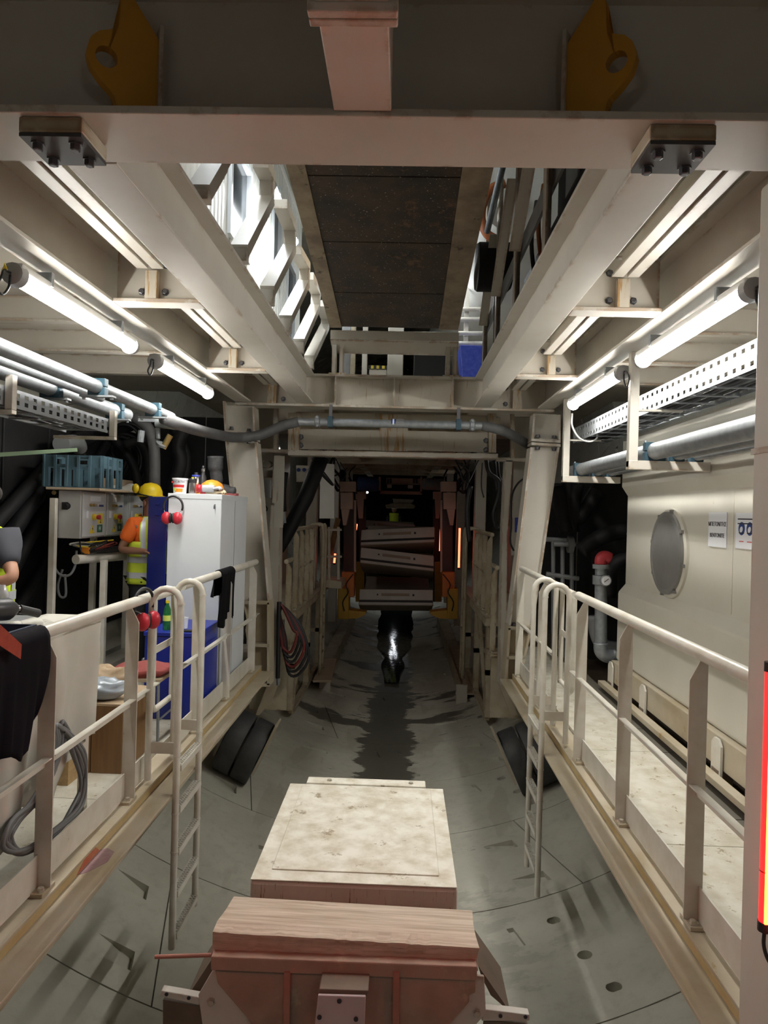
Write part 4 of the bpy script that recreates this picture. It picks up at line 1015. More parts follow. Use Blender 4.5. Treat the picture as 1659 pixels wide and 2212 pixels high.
def plate(poly, y0, th, name, m, parent, bevel=0, ybias=None):
    a = [P(x, y, y=y0) for x, y in poly]; return MB().prism(a, Y*th).build(name, m, parent, bevel=bevel)
plate([(455, 2066), (1031, 2088), (1031, 2120), (455, 2097)], 2.86, .33, 'top_channel', 'rust_red', cf, .006)
plate([(465, 2098), (1027, 2119), (1027, 2145), (1014, 2150), (1014, 2165), (880, 2320), (760, 2340), (660, 2340), (545, 2212), (470, 2125)], 2.875, .02, 'front_plate', 'rust_red', cf, .004)
for px in (620, 856): plate([(px-7, 2100), (px+7, 2100), (px+4, 2330), (px-10, 2330)], 2.855, .019, 'rib', 'rust_rib', cf, .003)
plate([(690, 2136), (796, 2140), (794, 2152), (687, 2148)], 2.76, .114, 'bracket_block', 'brown_plate', cf, .004)
pb = plate([(687, 2150), (790, 2153), (784, 2290), (672, 2290)], 2.745, .014, 'bracket_plate', 'lilac_plate', cf, .004)
for px, py in ((733, 2162), (690, 2197), (769, 2201)): 
    c = P(px, py, y=2.744); MB().lathe([(.009, 0), (.009, .004)], c, -Y, 12).build('hole', 'ink', pb)
for sg in (-1, 1):
    if sg < 0:
        g = [(462, 2092), (545, 2212), (590, 2330), (440, 2240), (428, 2150)]; bar_ = [(348, 2140), (432, 2155), (430, 2172), (344, 2152)]; hol = [(360, 2147), (408, 2155)]
        br = [(352, 2160), (450, 2178), (470, 2330), (352, 2330)]; sidep = [(459, 2070), (462, 2100), (428, 2150), (400, 2160)]
        bol = (456, 2164)
    else:
        g = [(1030, 2108), (1046, 2110), (1050, 2190), (960, 2290), (935, 2215)]; bar_ = [(1046, 2180), (1144, 2192), (1144, 2206), (1040, 2206)]; hol = [(1081, 2194), (1135, 2196)]
        br = [(1046, 2206), (1140, 2212), (1140, 2330), (1030, 2330)]; sidep = [(1032, 2085), (1040, 2110), (1060, 2150), (1102, 2186)]
        bol = (1030, 2188)
    gp = plate(g, 2.93, .016, 'gusset', 'cream_clean', cf, .004)
    hexbolt(P(bol[0], bol[1], y=2.93), -Y, .014, .012).build('bolt', 'bolt_cream', gp)
    bp_ = plate(bar_, 2.97, .04, 'flat_bar', 'cream_clean', cf, .004)
    for h in hol:
        MB().lathe([(.008, 0), (.008, .004)], P(h[0], h[1], y=2.968), -Y, 10).build('hole', 'ink', bp_)
    plate(br, 2.985, .02, 'skirt_plate', 'brown_plate', cf)
    plate(sidep, 3.05, .3, 'side_plate', 'brown_plate', cf)
MB().tube([P(335, 2067, y=2.95), P(457, 2063, y=2.95)], .0085, 10).build('rod', 'rust_rib', cf, smooth='auto')
for xx in (-.5, .12): MB().box(xx-.06, xx+.06, 2.9, 3.2, -1.60, -.12).build('stand', 'brown_plate', cf)
# ================================================================ rubber wheels under the portal legs
def wheel(label, c, axis, r, w_, pxs):
    t = thing('roller_bogie', label, 'bogie', c, 'rubber wheels under the portal legs')
    ax = Vector(axis).normalized(); c = Vector(c)
    for k in (-.27, .27):
        MB().lathe([(r*.6, -w_*.24), (r*.97, -w_*.24), (r, -w_*.19), (r, w_*.19), (r*.97, w_*.24), (r*.6, w_*.24)], c+ax*w_*k, ax, 40).build('tyre', 'tyre', t, smooth='auto')
    MB().lathe([(r*.55, -w_*.5), (r*.6, -w_*.45), (r*.6, w_*.45), (r*.55, w_*.5)], c, ax, 28).build('hub', 'kerb_paint', t, smooth='auto')
    for s2 in (-1, 1):
        q = c+ax*s2*(w_*.5+.03); up = (Z - ax*ax.z).normalized(); fw = Y
        MB().obox(q+up*.15-fw*.1, ax*.012, up*.30, fw*.16).build('fork_plate', 'kerb_paint', t)
    return t
def onfloor(th, r, y):
    a = math.radians(th); return V(CX+(RT-r)*math.sin(a), y, TZ-(RT-r)*math.cos(a)), V(math.cos(a), 0, math.sin(a))
c, ax = onfloor(-24.5, .36, 8.1); wheel('black double rubber wheel under the locker side leg, on the concrete', c, ax, .36, .42, 0)
c, ax = onfloor(24.5, .36, 8.1); wheel('black double rubber wheel under the tank side leg, behind the ladder', c, ax, .36, .42, 0)
# ================================================================ locker side: lockers, chest, chair
lk = thing('locker', 'tall white metal locker with an open blue door, red earmuffs hung on its side', 'locker', (-1.9, 7.0, .03))
LX0, LX1, LY0, LY1, LZ = -2.15, -1.66, 6.44, 7.5, 1.87
b_ = MB().box(LX0, LX1, LY0, LY1, .03, LZ).build('body', 'white_paint', lk, bevel=.006)
MB().box(LX0-.004, LX1+.004, LY0-.004, LY1+.004, LZ-.045, LZ+.004).build('top_rim', 'white_paint', b_, bevel=.004)
MB().box(LX1, LX1+.003, 6.96, 6.965, .05, LZ-.05).build('seam', 'grey_steel', b_)
MB().tube([(LX1-.06, LY0-.001, LZ-.09), (LX1-.06, LY0-.02, LZ-.10), (LX1-.06, LY0-.022, LZ-.13)], .006, 6).build('hook', 'bolt_steel', b_)
dr = P(362, 1075, y=LY0); dl = P(321, 1075, y=LY0+.30)
door = MB().hexa([V(dr.x, dr.y-.012, .08), V(dl.x, dl.y, .08), V(dl.x, dl.y+.018, .08), V(dr.x, dr.y+.006, .08)], [V(dr.x, dr.y-.012, LZ-.03), V(dl.x, dl.y, LZ-.03), V(dl.x, dl.y+.018, LZ-.03), V(dr.x, dr.y+.006, LZ-.03)]).build('door', 'blue_paint', lk, bevel=.003)
for k, (f_, zz) in enumerate(((.5, LZ-.10), (.22, LZ-.15), (.5, LZ-.2), (.25, LZ-.25))):
    p = V(dr.x, dr.y, zz).lerp(V(dl.x, dl.y, zz), f_) - Y*.012; u = (V(dl.x, dl.y, 0)-V(dr.x, dr.y, 0)).normalized()
    MB().obox(p, u*.045, Y*.007, Z*.006).build('vent_slot', 'blue_paint', door, bevel=.003)
p = V(dr.x, dr.y, .95).lerp(V(dl.x, dl.y, .95), .86) - Y*.016
MB().lathe([(.022, 0), (.022, .008), (.012, .012)], p, -Y, 4).build('lock', 'galvanised', door)
tc_ = thing('tool_chest', 'low blue metal chest in front of the white locker', 'chest', (-1.84, 6.0, .03))
MB().box(-2.06, -1.64, 5.69, 6.37, .03, .70).build('body', 'blue_paint', tc_, bevel=.008)
MB().box(-2.07, -1.63, 5.68, 6.38, .701, .735).build('lid', 'blue_paint', tc_, bevel=.006)
MB().box(-1.639, -1.634, 5.8, 6.26, .12, .60).build('side_panel', 'blue_paint', tc_, bevel=.002)
MB().sphere((-2.075, 5.72, .50), .018).build('knob', 'galvanised', tc_, smooth=True)
# green bottle, cup, phone on the chest
g = thing('soda_bottle', 'green plastic soda bottle with yellow cap on the blue chest', 'bottle', P(361, 1352, y=5.80))
c = V(P(361, 1330, y=5.80).x, 5.80, .736)
MB().lathe([(.028, 0), (.033, .01), (.033, .06), (.031, .07), (.033, .08), (.033, .13), (.028, .17), (.014, .205), (.013, .225)], c, Z, 18).build('body', 'bottle_green', g, smooth='auto')
MB().lathe([(.0335, .075), (.0335, .12)], c, Z, 18).build('label', 'label_lime', g); MB().lathe([(.015, .22), (.015, .24)], c, Z, 14).build('cap', 'yellow_plastic', g)
c = V(P(399, 1330, y=5.9).x, 5.9, .736)
tag(MB().lathe([(.026, 0), (.032, .09), (.030, .09), (.025, .006)], c, Z, 18).build('paper_cup', 'paper', smooth='auto'), 'white paper cup on the blue chest behind the hoop', 'cup')
c = V(P(402, 1345, y=5.75).x, 5.75, .7355)
tag(MB().box(c.x-.04, c.x+.06, 5.71, 5.78, c.z, c.z+.012).build('phone', 'machine_dark', bevel=.004), 'dark flat phone lying on the edge of the blue chest', 'phone')
# chair
chx, chy = -1.93, 5.32
chn = thing('chair', 'small chair with worn dark red seat between ladder and chest', 'chair', (chx, chy, .03))
def seatf(u, v):
    a = (u-.5)*2; b = (v-.5)*2; k = 1-.12*(abs(a)**4+abs(b)**4)
    return (chx+a*.21*k, chy+b*.20*k, .515+.02*(1-a*a)*(1-b*b)+.008*math.sin(5*a+2*b))
MB().grid(seatf, 12, 12).build('seat', 'seat_fabric', chn, smooth=True, solid=.05)
MB().box(chx-.19, chx+.19, chy-.18, chy+.18, .462, .485).build('seat_board', 'plank', chn)
for sx in (-1, 1):
    for sy in (-1, 1): MB().tube(catmull([(chx+sx*.17, chy+sy*.16, .46), (chx+sx*.175, chy+sy*.165, .25), (chx+sx*.18, chy+sy*.17, .032)]), .011, 10).build('leg', 'galvanised', chn, smooth='auto')
    MB().tube([(chx+sx*.175, chy-.16, .18), (chx+sx*.175, chy+.16, .18)], .008, 8).build('stretcher', 'galvanised', chn, smooth='auto')
# ---- things on top of the locker
zt = LZ+.0045
bk_ = thing('plastic_bucket', 'white plastic tub with red and black print on the locker', 'tub', (P(389, 1050, y=6.55).x, 6.55, zt))
c = V(P(389, 1050, y=6.55).x, 6.55, zt)
MB().lathe([(.058, 0), (.068, .125), (.073, .127), (.073, .142), (.062, .142), (.055, .135)], c, Z, 28).build('tub', 'paper', bk_, smooth='auto')
def band(z0, z1, r0, r1, a0, a1, m, n):
    mb = MB().grid(lambda u, v: (c.x+(r0+(r1-r0)*v)*math.sin(a0+(a1-a0)*u), c.y-(r0+(r1-r0)*v)*math.cos(a0+(a1-a0)*u), c.z+z0+(z1-z0)*v), 10, 1); mb.build(n, m, bk_)
band(.055, .08, .063, .0655, -.9, .9, 'ink_red', 'red_print'); band(.012, .045, .0595, .0625, -.5, .7, 'orange_plastic', 'picture_print'); band(.025, .05, .061, .0628, -.9, -.3, 'label_lime', 'picture_print')
text_mesh('WÜRTH', 'lettering', 'ink', bk_, c+V(.006, -.0695, .105), X, Z, .03, thick=.0015)
MB().box(c.x-.058, c.x-.045, c.y-.069, c.y-.05, c.z+.095, c.z+.112).build('emblem', 'ink_red', bk_)
def flask(px, yy, prof, parts, label, mt):
    cc_ = V(P(px, 1050, y=yy).x, yy, zt); t = thing('flask', label, 'flask', cc_, None)
    MB().lathe(prof, cc_, Z, 20).build('body', mt, t, smooth='auto')
    for n_, pr_, m_ in parts: MB().lathe(pr_, cc_, Z, 20).build(n_, m_, t, smooth='auto')
flask(416, 6.58, [(.034, 0), (.036, .01), (.036, .10)], [('lid', [(.037, .1005), (.037, .135), (.03, .145)], 'black_plastic'), ('button', [(.012, .1455), (.012, .155)], 'yellow_plastic')], 'short steel flask with black lid beside the tub', 'steel_flask')
flask(423, 6.75, [(.036, 0), (.036, .15), (.03, .17)], [('collar', [(.038, .1705), (.038, .185)], 'blue_tarp'), ('lid', [(.02, .186), (.018, .21)], 'black_plastic')], 'taller steel flask with blue collar on the locker', 'steel_flask')
flask(438, 6.78, [(.033, 0), (.033, .17), (.018, .20), (.018, .22)], [('steel_cap', [(.02, .2205), (.02, .25)], 'steel_flask'), ('loop', [(.006, .251), (.016, .262), (.006, .28)], 'black_plastic')], 'slim black drinking flask with steel cap on the locker', 'black_plastic')
hh = thing('hard_hat', 'orange hard hat lying behind the work gloves on the locker', 'helmet', (P(458, 1050, y=6.75).x, 6.75, zt))
c = V(P(458, 1050, y=6.75).x, 6.75, zt)
MB().lathe([(.14, 0), (.14, .01), (.118, .015), (.115, .06), (.095, .105), (.05, .135), (.005, .145)], c, Z, 28, 1.0).build('shell', 'orange_plastic', hh, smooth='auto')
def glove(c, yaw, m1, m2, label):
    t = thing('work_glove', label, 'glove', c, None); c = Vector(c); u = V(math.cos(yaw), math.sin(yaw), 0); w = V(-math.sin(yaw), math.cos(yaw), 0)
    MB().tube([c-u*.11+Z*.02, c-u*.06+Z*.02], [.038, .036], 12).build('cuff', m2, t, smooth=True)
    MB().tube(catmull([c-u*.06+Z*.02, c+u*.0+Z*.022, c+u*.05+Z*.018]), [.034]*6+[.036]*6+[.03], 12).build('palm', m1, t, smooth=True)
    for k in range(4):
        o = w*(k-1.5)*.018; MB().tube(catmull([c+u*.04+o+Z*.02, c+u*.09+o*1.2+Z*(.025+.004*k), c+u*(.125-.01*abs(k-1.5))+o*1.3+Z*.014]), .0115, 8).build('finger', m1, t, smooth=True)
    MB().tube(catmull([c-u*.01+w*.03+Z*.02, c+u*.03+w*.055+Z*.02, c+u*.06+w*.06+Z*.014]), .012, 8).build('thumb', m1, t, smooth=True)
    return t
gx = P(447, 1050, y=6.5).x
glove((gx+.02, 6.50, zt+.03), .08, 'glove_grey', 'red_plastic', 'grey work glove with red cuff on top of the glove pile')
glove((gx+.05, 6.53, zt-.004), -.1, 'glove_beige', 'red_plastic', 'beige work glove under the grey one on the locker')
bt = thing('rubber_boot', 'dusty black rubber boot standing on the locker', 'boot', (P(470, 1055, y=6.95).x, 6.95, zt))
c = V(P(468, 1055, y=6.95).x, 6.95, zt)
MB().tube(catmull([c+V(0, 0, .03), c+V(0, 0, .14), c+V(-.015, 0, .26), c+V(-.02, 0, .38)]), [.055]*6+[.06]*6+[.075]*6+[.08], 18).build('shaft', 'boot_rubber', bt, smooth=True)
MB().tube(catmull([c+V(-.03, 0, .055), c+V(.05, 0, .06), c+V(.13, 0, .045), c+V(.19, 0, .04)]), [.055]*6+[.055]*6+[.045]*6+[.025], 14).build('foot', 'boot_rubber', bt, smooth=True)
MB().prism([c+V(-.09, -.05, 0), c+V(.1, -.055, 0), c+V(.2, -.03, 0), c+V(.22, 0, 0), c+V(.2, .03, 0), c+V(.1, .055, 0), c+V(-.09, .05, 0)], Z*.022).build('sole', 'boot_sole', bt)
# earmuffs
def earmuffs(label, c, u, n, r=.088, cup=.046, drop=.17):
    """headband arch in the plane u/Z, facing n; cups hang below"""
    t = thing('earmuffs', label, 'earmuffs', c, 'red earmuffs'); c = Vector(c); u = Vector(u).normalized(); n = Vector(n).normalized()
    pts = [c + u*r*math.cos(a) + Z*r*1.05*math.sin(a) for a in [math.pi*(-.12+1.24*k/16) for k in range(17)]]
    MB().tube(pts, .010, 8).build('headband', 'black_plastic', t, smooth=True)
    for s_, dy in ((-1, -.0), (1, .0)):
        q = c + u*s_*.034 - Z*drop*.62 + n*.03
        MB().tube(catmull([pts[0] if s_ > 0 else pts[-1], q+u*s_*.03+Z*.05, q]), .004, 6).build('wire', 'galvanised', t, smooth=True)
        o = MB().sphere(q+u*s_*.016, cup, 18, 10, (1, .8, 1.25)).build('ear_cup', 'red_plastic', t, smooth=True)
        MB().sphere(q-u*s_*.022, cup*.82, 16, 9, (.45, .85, 1.25)).build('cushion', 'black_plastic', o, smooth=True)
    return t
earmuffs('red earmuffs hanging on a hook at the white locker side', P(374, 1094, y=LY0-.05), X, -Y)
earmuffs('red earmuffs hanging on the railing beside the workbench', V(XL+.02, 4.33, 1.15), V(.35, 1, 0), V(1, -.2, 0))
# ================================================================ control cabinets on a tube frame
fr = thing('equipment_rack', 'white square-tube frame carrying the grey control boxes', 'rack', (-3.1, 7.2, .03))
fx = -3.16
for (x_, y_, top) in ((fx-.05, 6.44, 1.80), (fx-.05, 7.3, 1.80), (fx-.05, 8.2, 1.8), (-2.86, 6.75, 1.22), (-2.75, 7.4, 1.22)):
    MB().box(x_-.028, x_+.028, y_-.028, y_+.028, .03, top).build('upright', 'rail_paint', fr, bevel=.004)
MB().box(-3.22, -3.0, 6.38, 8.25, .03, .09).build('base_rail', 'rail_paint', fr)
MB().tube([(-3.03, 6.52, 1.235), (-2.62, 7.9, 1.235)], .045, 14).build('cross_tube', 'rail_paint', fr, smooth='auto')
def cabinet(y0, y1, num, label):
    x1 = -2.985; x0 = -3.2; z0, z1 = 1.43, 1.875
    t = thing('control_box', label, 'control box', ((x0+x1)/2, (y0+y1)/2, z0), 'grey control boxes in a row')
    MB().box(x0, x1, y0, y1, z0, z1).build('enclosure', 'cabinet_grey', t, bevel=.008)
    d = MB().box(x1+.001, x1+.015, y0+.012, y1-.012, z0+.012, z1-.012).build('door', 'cabinet_grey', t, bevel=.006)
    xf = x1+.0155; ym = (y0+y1)/2; dy = y1-y0
    kb = MB().lathe([(.032, 0), (.032, .012), (.026, .014), (.024, .035)], (xf-.0, y0+dy*.45, z0+.20), X, 18).build('emergency_button', 'yellow_label', d, smooth='auto')
    MB().lathe([(.016, 0), (.024, .02), (.024, .03), (.018, .036)], (xf+.034, y0+dy*.45, z0+.20), X, 18).build('red_knob', 'red_plastic', kb, smooth='auto')
    for k, m_ in enumerate(('brass', 'brass', 'cable_white')):
        MB().lathe([(.014, 0), (.014, .02), (.008, .026)], (xf, y0+dy*(.30+.13*k), z0+.315), X, 12).build('button', m_, d, smooth='auto')
    MB().box(xf, xf+.002, y0+dy*.68, y0+dy*.88, z0+.30, z0+.32).build('blue_label', 'ink_blue', d)
    MB().box(xf, xf+.002, y0+dy*.3, y0+dy*.75, z0+.35, z0+.40).build('paper_label', 'paper', d)
    MB().box(xf, xf+.0015, y0+dy*.66, y0+dy*.86, z0+.135, z0+.235).build('yellow_label', 'yellow_label', d)
    if num: text_mesh(num, 'lettering', 'ink', d, (xf+.002, y0+dy*.76, z0+.165), Y, Z, .075)
    MB().prism([V(xf, y0+dy*.30, z0+.045), V(xf, y0+dy*.52, z0+.045), V(xf, y0+dy*.41, z0+.125)], X*.002).build('warning_triangle', 'yellow_label', d)
    MB().prism([V(xf+.002, y0+dy*.40, z0+.06), V(xf+.002, y0+dy*.43, z0+.08), V(xf+.002, y0+dy*.40, z0+.085), V(xf+.002, y0+dy*.42, z0+.105), V(xf+.002, y0+dy*.43, z0+.09), V(xf+.002, y0+dy*.45, z0+.085)], X*.001).build('flash_symbol', 'ink', d)
    MB().box(xf, xf+.002, y0+dy*.62, y0+dy*.85, z0+.05, z0+.125).build('square_label', 'ink_green', d)
    text_mesh('H', 'lettering', 'paper', d, (xf+.003, y0+dy*.735, z0+.088), Y, Z, .06)
    MB().box(xf, xf+.012, y0+dy*.12, y0+dy*.2, z0+.19, z0+.26).build('handle', 'paper', d)
    return t
cb1 = cabinet(6.50, 7.02, '2', 'grey control box with rotary switch on its end and number 2 label')
cabinet(7.05, 7.48, '3', 'grey control box in the middle of the row under the white bundle')
cabinet(7.62, 8.05, '', 'grey control box at the far end of the row, in shade behind the person')
# rotary switch on the end face
c = P(146, 1093, y=6.497)
MB().lathe([(.03, 0), (.03, .01), (.022, .012), (.02, .05)], c, -Y, 18).build('rotary_switch', 'black_plastic', cb1, smooth='auto')
MB().box(c.x-.05, c.x+.005, c.y-.012, c.y-.001, c.z-.035, c.z+.035).build('switch_plate', 'black_plastic', cb1)
for zz in (1.85, 1.45): MB().lathe([(.02, 0), (.02, .008)], (-3.215, 6.45, zz), -Y, 12).build('mounting_clip', 'brass', cb1)
shelf_z = 1.879
tag(MB().box(-3.28, -2.78, 6.42, 7.15, shelf_z, shelf_z+.022).build('shelf_board', 'plank', bevel=.004), 'thin wooden board on the control boxes under the crate', 'board')
# crate
cr = thing('plastic_crate', 'teal plastic slotted crate on the wooden board', 'crate', (-3.04, 6.72, shelf_z+.0225))
z0 = shelf_z+.0225; h = .30; x0, x1 = -3.33, -2.79; y0, y1 = 6.48, 6.92
def crside(p, q, n_, name):
    d = (q-p); nrm = V(d.y, -d.x, 0).normalized(); mb = MB()
    L_ = d.length; u = d.normalized()
    def b(f0, f1, za, zb, th=.012, o=0): mb.obox(p+u*L_*(f0+f1)/2+Z*(za+zb)/2+nrm*o, u*L_*(f1-f0)/2, nrm*th/2, Z*(zb-za)/2)
    b(0, 1, h*.62, h*.72); b(0, 1, h*.93, h)
    for k in range(n_+1):
        f = k/n_; b(max(0, f-.02), min(1, f+.02), h*.02, h, .02, .008)
    for k in range(n_):
        if k % 2 == 0: b((k+.08)/n_, (k+.92)/n_, h*.72, h*.93, .006)
        b((k+.1)/n_, (k+.38)/n_, h*.02, h*.62, .008)
    mb.build(name, 'teal_plastic', cr)
A, B, C_, D_ = V(x0, y0, z0), V(x1, y0, z0), V(x1, y1, z0), V(x0, y1, z0)
crside(A, B, 5, 'front_side'); crside(B, C_, 4, 'end_side'); crside(C_, D_, 5, 'back_side'); crside(D_, A, 4, 'end_side')
MB().box(x0, x1, y0, y1, z0, z0+.012).build('bottom', 'teal_plastic', cr)
# white bundle and cardboard on the boxes
tag(MB().grid(lambda u, v: (-3.12+.26*u, 7.2+.75*v, shelf_z+.012+.075*math.sin(math.pi*u)*math.sin(math.pi*v)**.5*(1+.35*math.sin(9*v+3*u))), 10, 16).build('cloth_bundle', 'tarp_white', smooth=True, solid=.02), 'crumpled white cloth bundle on the control boxes beside the crate', 'cloth')
tag(MB().box(-3.35, -3.15, 7.6, 8.2, shelf_z+.0, shelf_z+.16).build('cardboard_box', 'cardboard', bevel=.004), 'brown cardboard box behind the white bundle', 'box')
# cable clutter hanging below the boxes
cl = thing('power_strip', 'black power strip with orange ends and tangled leads below the control boxes', 'power strip', (-2.95, 6.9, 1.28))
MB().bar((-2.97, 6.62, 1.315), (-2.83, 7.05, 1.315), .07, .05).build('strip', 'black_plastic', cl, bevel=.006)
MB().bar((-2.98, 6.60, 1.315), (-2.975, 6.62, 1.315), .075, .06).build('end_cap', 'orange_plastic', cl)
for k in range(7):
    q = random.Random(k)
    pts = [(-2.98+q.uniform(-.1, .1), 6.55+q.uniform(0, .5), 1.40)] + [(-2.95+q.uniform(-.15, .12), 6.55+q.uniform(-.05, .6), 1.33+q.uniform(-.05, .06)) for _ in range(4)]
    MB().tube(catmull(pts), .007, 6).build('lead', ['cable_black', 'cable_grey', 'yellow_label', 'cable_white', 'cable_black', 'cable_red', 'cable_grey'][k], cl, smooth=True)
for k, (dx, dz) in enumerate(((0, 0), (.05, -.25))):
    MB().tube(catmull([P(120, 1190, y=6.5), P(115, 1215, y=6.5), P(128, 1240, y=6.5), P(150, 1242, y=6.5), P(163, 1220, y=6.55), P(165, 1190, y=6.6)] if k == 0 else [P(135, 1230, y=6.6), P(125, 1265, y=6.6), P(130, 1288, y=6.6), P(142, 1285, y=6.6), P(140, 1240, y=6.6)]), .012, 8).build('lead', 'cable_grey', cl, smooth=True)
# ================================================================ services behind, with dark sheets added for the shade
bw = thing('shade_panels', 'added dark panels for the shade behind the control boxes', 'panel', (-3.62, 6, .30))  # added black panels that keep the background dark in front of the lining
for k in range(8):
    MB().box(-3.64, -3.60, 3.0+k*.82, 3.79+k*.82, .30, 2.72).build('panel', 'machine_dark', bw, bevel=.01)
for i, (a, b, r) in enumerate((((0, 1190), (135, 985), .075), ((0, 1120), (150, 960), .065), ((0, 1280), (100, 1100), .06), ((60, 1290), (230, 960), .05), ((20, 1340), (190, 1080), .055))):
    tag(MB().tube(catmull([P(a[0]-120, a[1]+150, x=-3.5), P(a[0], a[1], x=-3.5), P(b[0], b[1], x=-3.5), P(b[0]+60, b[1]-40, x=-3.5)]), r, 14).build('large_hose', 'rubber', smooth=True),
        ['thick black hose slanting up behind the crate', 'second black hose slanting up under the green plank', 'black hose slanting up behind the second person', 'thinner black hose slanting behind the control boxes', 'lowest black hose slanting behind the frame'][i], 'hose')
tag(MB().bar(P(-30, 984, y=5.7), P(160, 972, y=6.3), .12, .035).build('green_plank', 'green_plank', bevel=.004), 'pale green plank running above the crate', 'plank')
pe = thing('pipe_elbow', 'grey plastic pipe elbow above the crate', 'pipe', P(150, 960, y=7.0))
MB().tube(catmull([P(134, 958, y=6.8), P(155, 955, y=7.0), P(168, 958, y=7.1), P(172, 968, y=7.2)]), .075, 16).build('elbow', 'cable_grey', pe, smooth=True)
MB().lathe([(.06, 0), (.085, 0), (.085, .04), (.075, .05)], P(132, 958, y=6.76), Y, 20).build('socket', 'cable_grey', pe, smooth='auto')
for i, (px, py, yy, r) in enumerate(((255, 1000, 8.4, .25), (235, 985, 8.5, .22), (272, 960, 8.6, .20))):
    t = thing('cable_coil', 'black cable coil %s behind the control boxes' % ['hanging lowest', 'hanging beside the elbow', 'hanging highest'][i], 'cable coil', P(px, py, y=yy), 'cable coils behind the boxes')
    for k in range(4):
        q = random.Random(i*9+k); c = P(px, py, y=yy) + V(q.uniform(-.04, .04), .03*k, q.uniform(-.05, .03))
        MB().tube([c+V(r*(1+.08*k)*math.cos(a), .02*math.sin(3*a), r*(1.2+.05*k)*math.sin(a)) for a in [2*math.pi*j/28 for j in range(28)]], .017, 8, closed=True).build('loop', 'cable_black', t, smooth=True)
for i, pts in enumerate(([(290, 900), (320, 925), (333, 970), (334, 1060), (336, 1150)], [(270, 960), (300, 955), (318, 985), (322, 1060)], [(240, 940), (285, 1000), (300, 1060), (305, 1130)], [(395, 930), (385, 965), (390, 1000), (372, 1060)], [(372, 920), (395, 960), (400, 1010), (385, 1060)])):
    tag(MB().tube(catmull([P(x, y, y=[7.6, 7.9, 8.2, 8.0, 8.1][i]) for x, y in pts]), [.06, .05, .05, .075, .06][i], 12).build('hose', 'rubber' if i != 0 else 'hose_grey', smooth=True),
        ['grey hose bending down behind the yellow helmet', 'black hose hanging left of the grey hose behind the helmet', 'black hose hanging behind the cardboard box', 'thick black hose hanging behind the locker top', 'second black hose looping behind the locker top'][i], 'hose')
vv = thing('valve_cluster', 'brass and steel valve cluster under the pipe ends', 'valve', P(350, 930, y=6.6))
MB().tube([P(338, 912, y=6.4), P(392, 918, y=6.4)], .05, 14).build('manifold', 'galvanised', vv, smooth='auto')
MB().tube([P(368, 940, y=6.4), P(352, 968, y=6.4)], .028, 12).build('brass_valve', 'brass', vv, smooth='auto')
MB().lathe([(.05, 0), (.05, .02)], P(347, 962, y=6.38), V(.5, -.3, .8), 14).build('hand_wheel', 'galvanised', vv, smooth='auto')
MB().tube([P(340, 925, y=6.4), P(341, 948, y=6.4)], .025, 10).build('drain', 'galvanised', vv, smooth='auto')
MB().tube([P(306, 930, y=6.5), P(303, 955, y=6.5)], .03, 10).build('drain', 'galvanised', vv, smooth='auto')
MB().box(P(300, 900, y=6.6).x, P(395, 900, y=6.6).x, 6.58, 6.62, P(340, 905, y=6.6).z-.03, P(340, 905, y=6.6).z).build('bracket', 'galvanised', vv)
ds = thing('shade_screen', 'added dark screen for the shade across the walkway behind the locker', 'screen', (-2.7, 9.0, .03))  # added dark sheet, stands in for the gloom behind the locker
for k in range(5): MB().box(-3.44+k*.30, -3.15+k*.30, 8.98+.02*(k % 2), 9.0+.02*(k % 2), .031, 2.9).build('strip', 'rubber', ds)
# ================================================================ near workbench with sheet, tools
wb = thing('workbench', 'steel workbench behind the railing, under the white sheet', 'workbench', (-2.05, 3.3, .03))
MB().box(-2.45, -1.70, 2.45, 3.95, 1.09, 1.115).build('bench_top', 'grey_steel', wb)
for (x_, y_) in ((-2.42, 2.5), (-1.74, 2.5), (-2.42, 3.9), (-1.74, 3.9)): MB().box(x_-.02, x_+.02, y_-.02, y_+.02, .031, 1.089).build('leg', 'rail_paint', wb)
MB().box(-1.76, -1.72, 2.52, 3.88, .40, .44).build('stretcher', 'rail_paint', wb); MB().box(-2.44, -2.40, 2.52, 3.88, .40, .44).build('stretcher', 'rail_paint', wb)
rs = random.Random(5)
def sheetf(u, v):
    y = 2.55+1.42*u; zb = .30+.24*max(0, (u-.55)/.45)+.05*math.sin(17*u)
    fold = .022*math.sin(u*22)+.012*math.sin(u*41+2*v)
    s_ = v*1.25
    if s_ < .25: return (-2.0+.293*(s_/.25), y, 1.122+.004*math.sin(9*u))
    k = (s_-.25)/1.0
    return (-1.694+fold*min(1, k*3)+.01*math.sin(6*k+9*u), y+.03*math.sin(5*k)*u, 1.12+(zb-1.12)*k)
tag(MB().grid(sheetf, 60, 34).build('dust_sheet', 'tarp_white', smooth=True, solid=.003), 'off-white plastic sheet hanging down the workbench behind the railing', 'sheet')
tr = thing('tool_tray', 'dark blue tool tray on the workbench', 'tray', (-1.86, 3.05, 1.13))
MB().box(-2.0, -1.72, 2.7, 3.32, 1.13, 1.138).build('tray_base', 'tray_blue', tr)
for b in ((-2.0, -1.985, 2.7, 3.32), (-1.735, -1.72, 2.7, 3.32), (-1.985, -1.735, 2.7, 2.715), (-1.985, -1.735, 3.305, 3.32)): MB().box(*b, 1.138, 1.175).build('tray_wall', 'tray_blue', tr)
iw = thing('impact_wrench', 'dark impact wrench with long black socket on the tool tray', 'power tool', (-1.88, 3.2, 1.18))
q0 = P(-20, 1318, x=-1.83); q1 = P(30, 1315, x=-1.80); q2 = P(40, 1315, x=-1.79); q3 = P(82, 1325, x=-1.76)
MB().tube([q0, q0.lerp(q1, .7), q1], [.05, .052, .03], 16).build('motor_housing', 'tool_body', iw, smooth='auto')
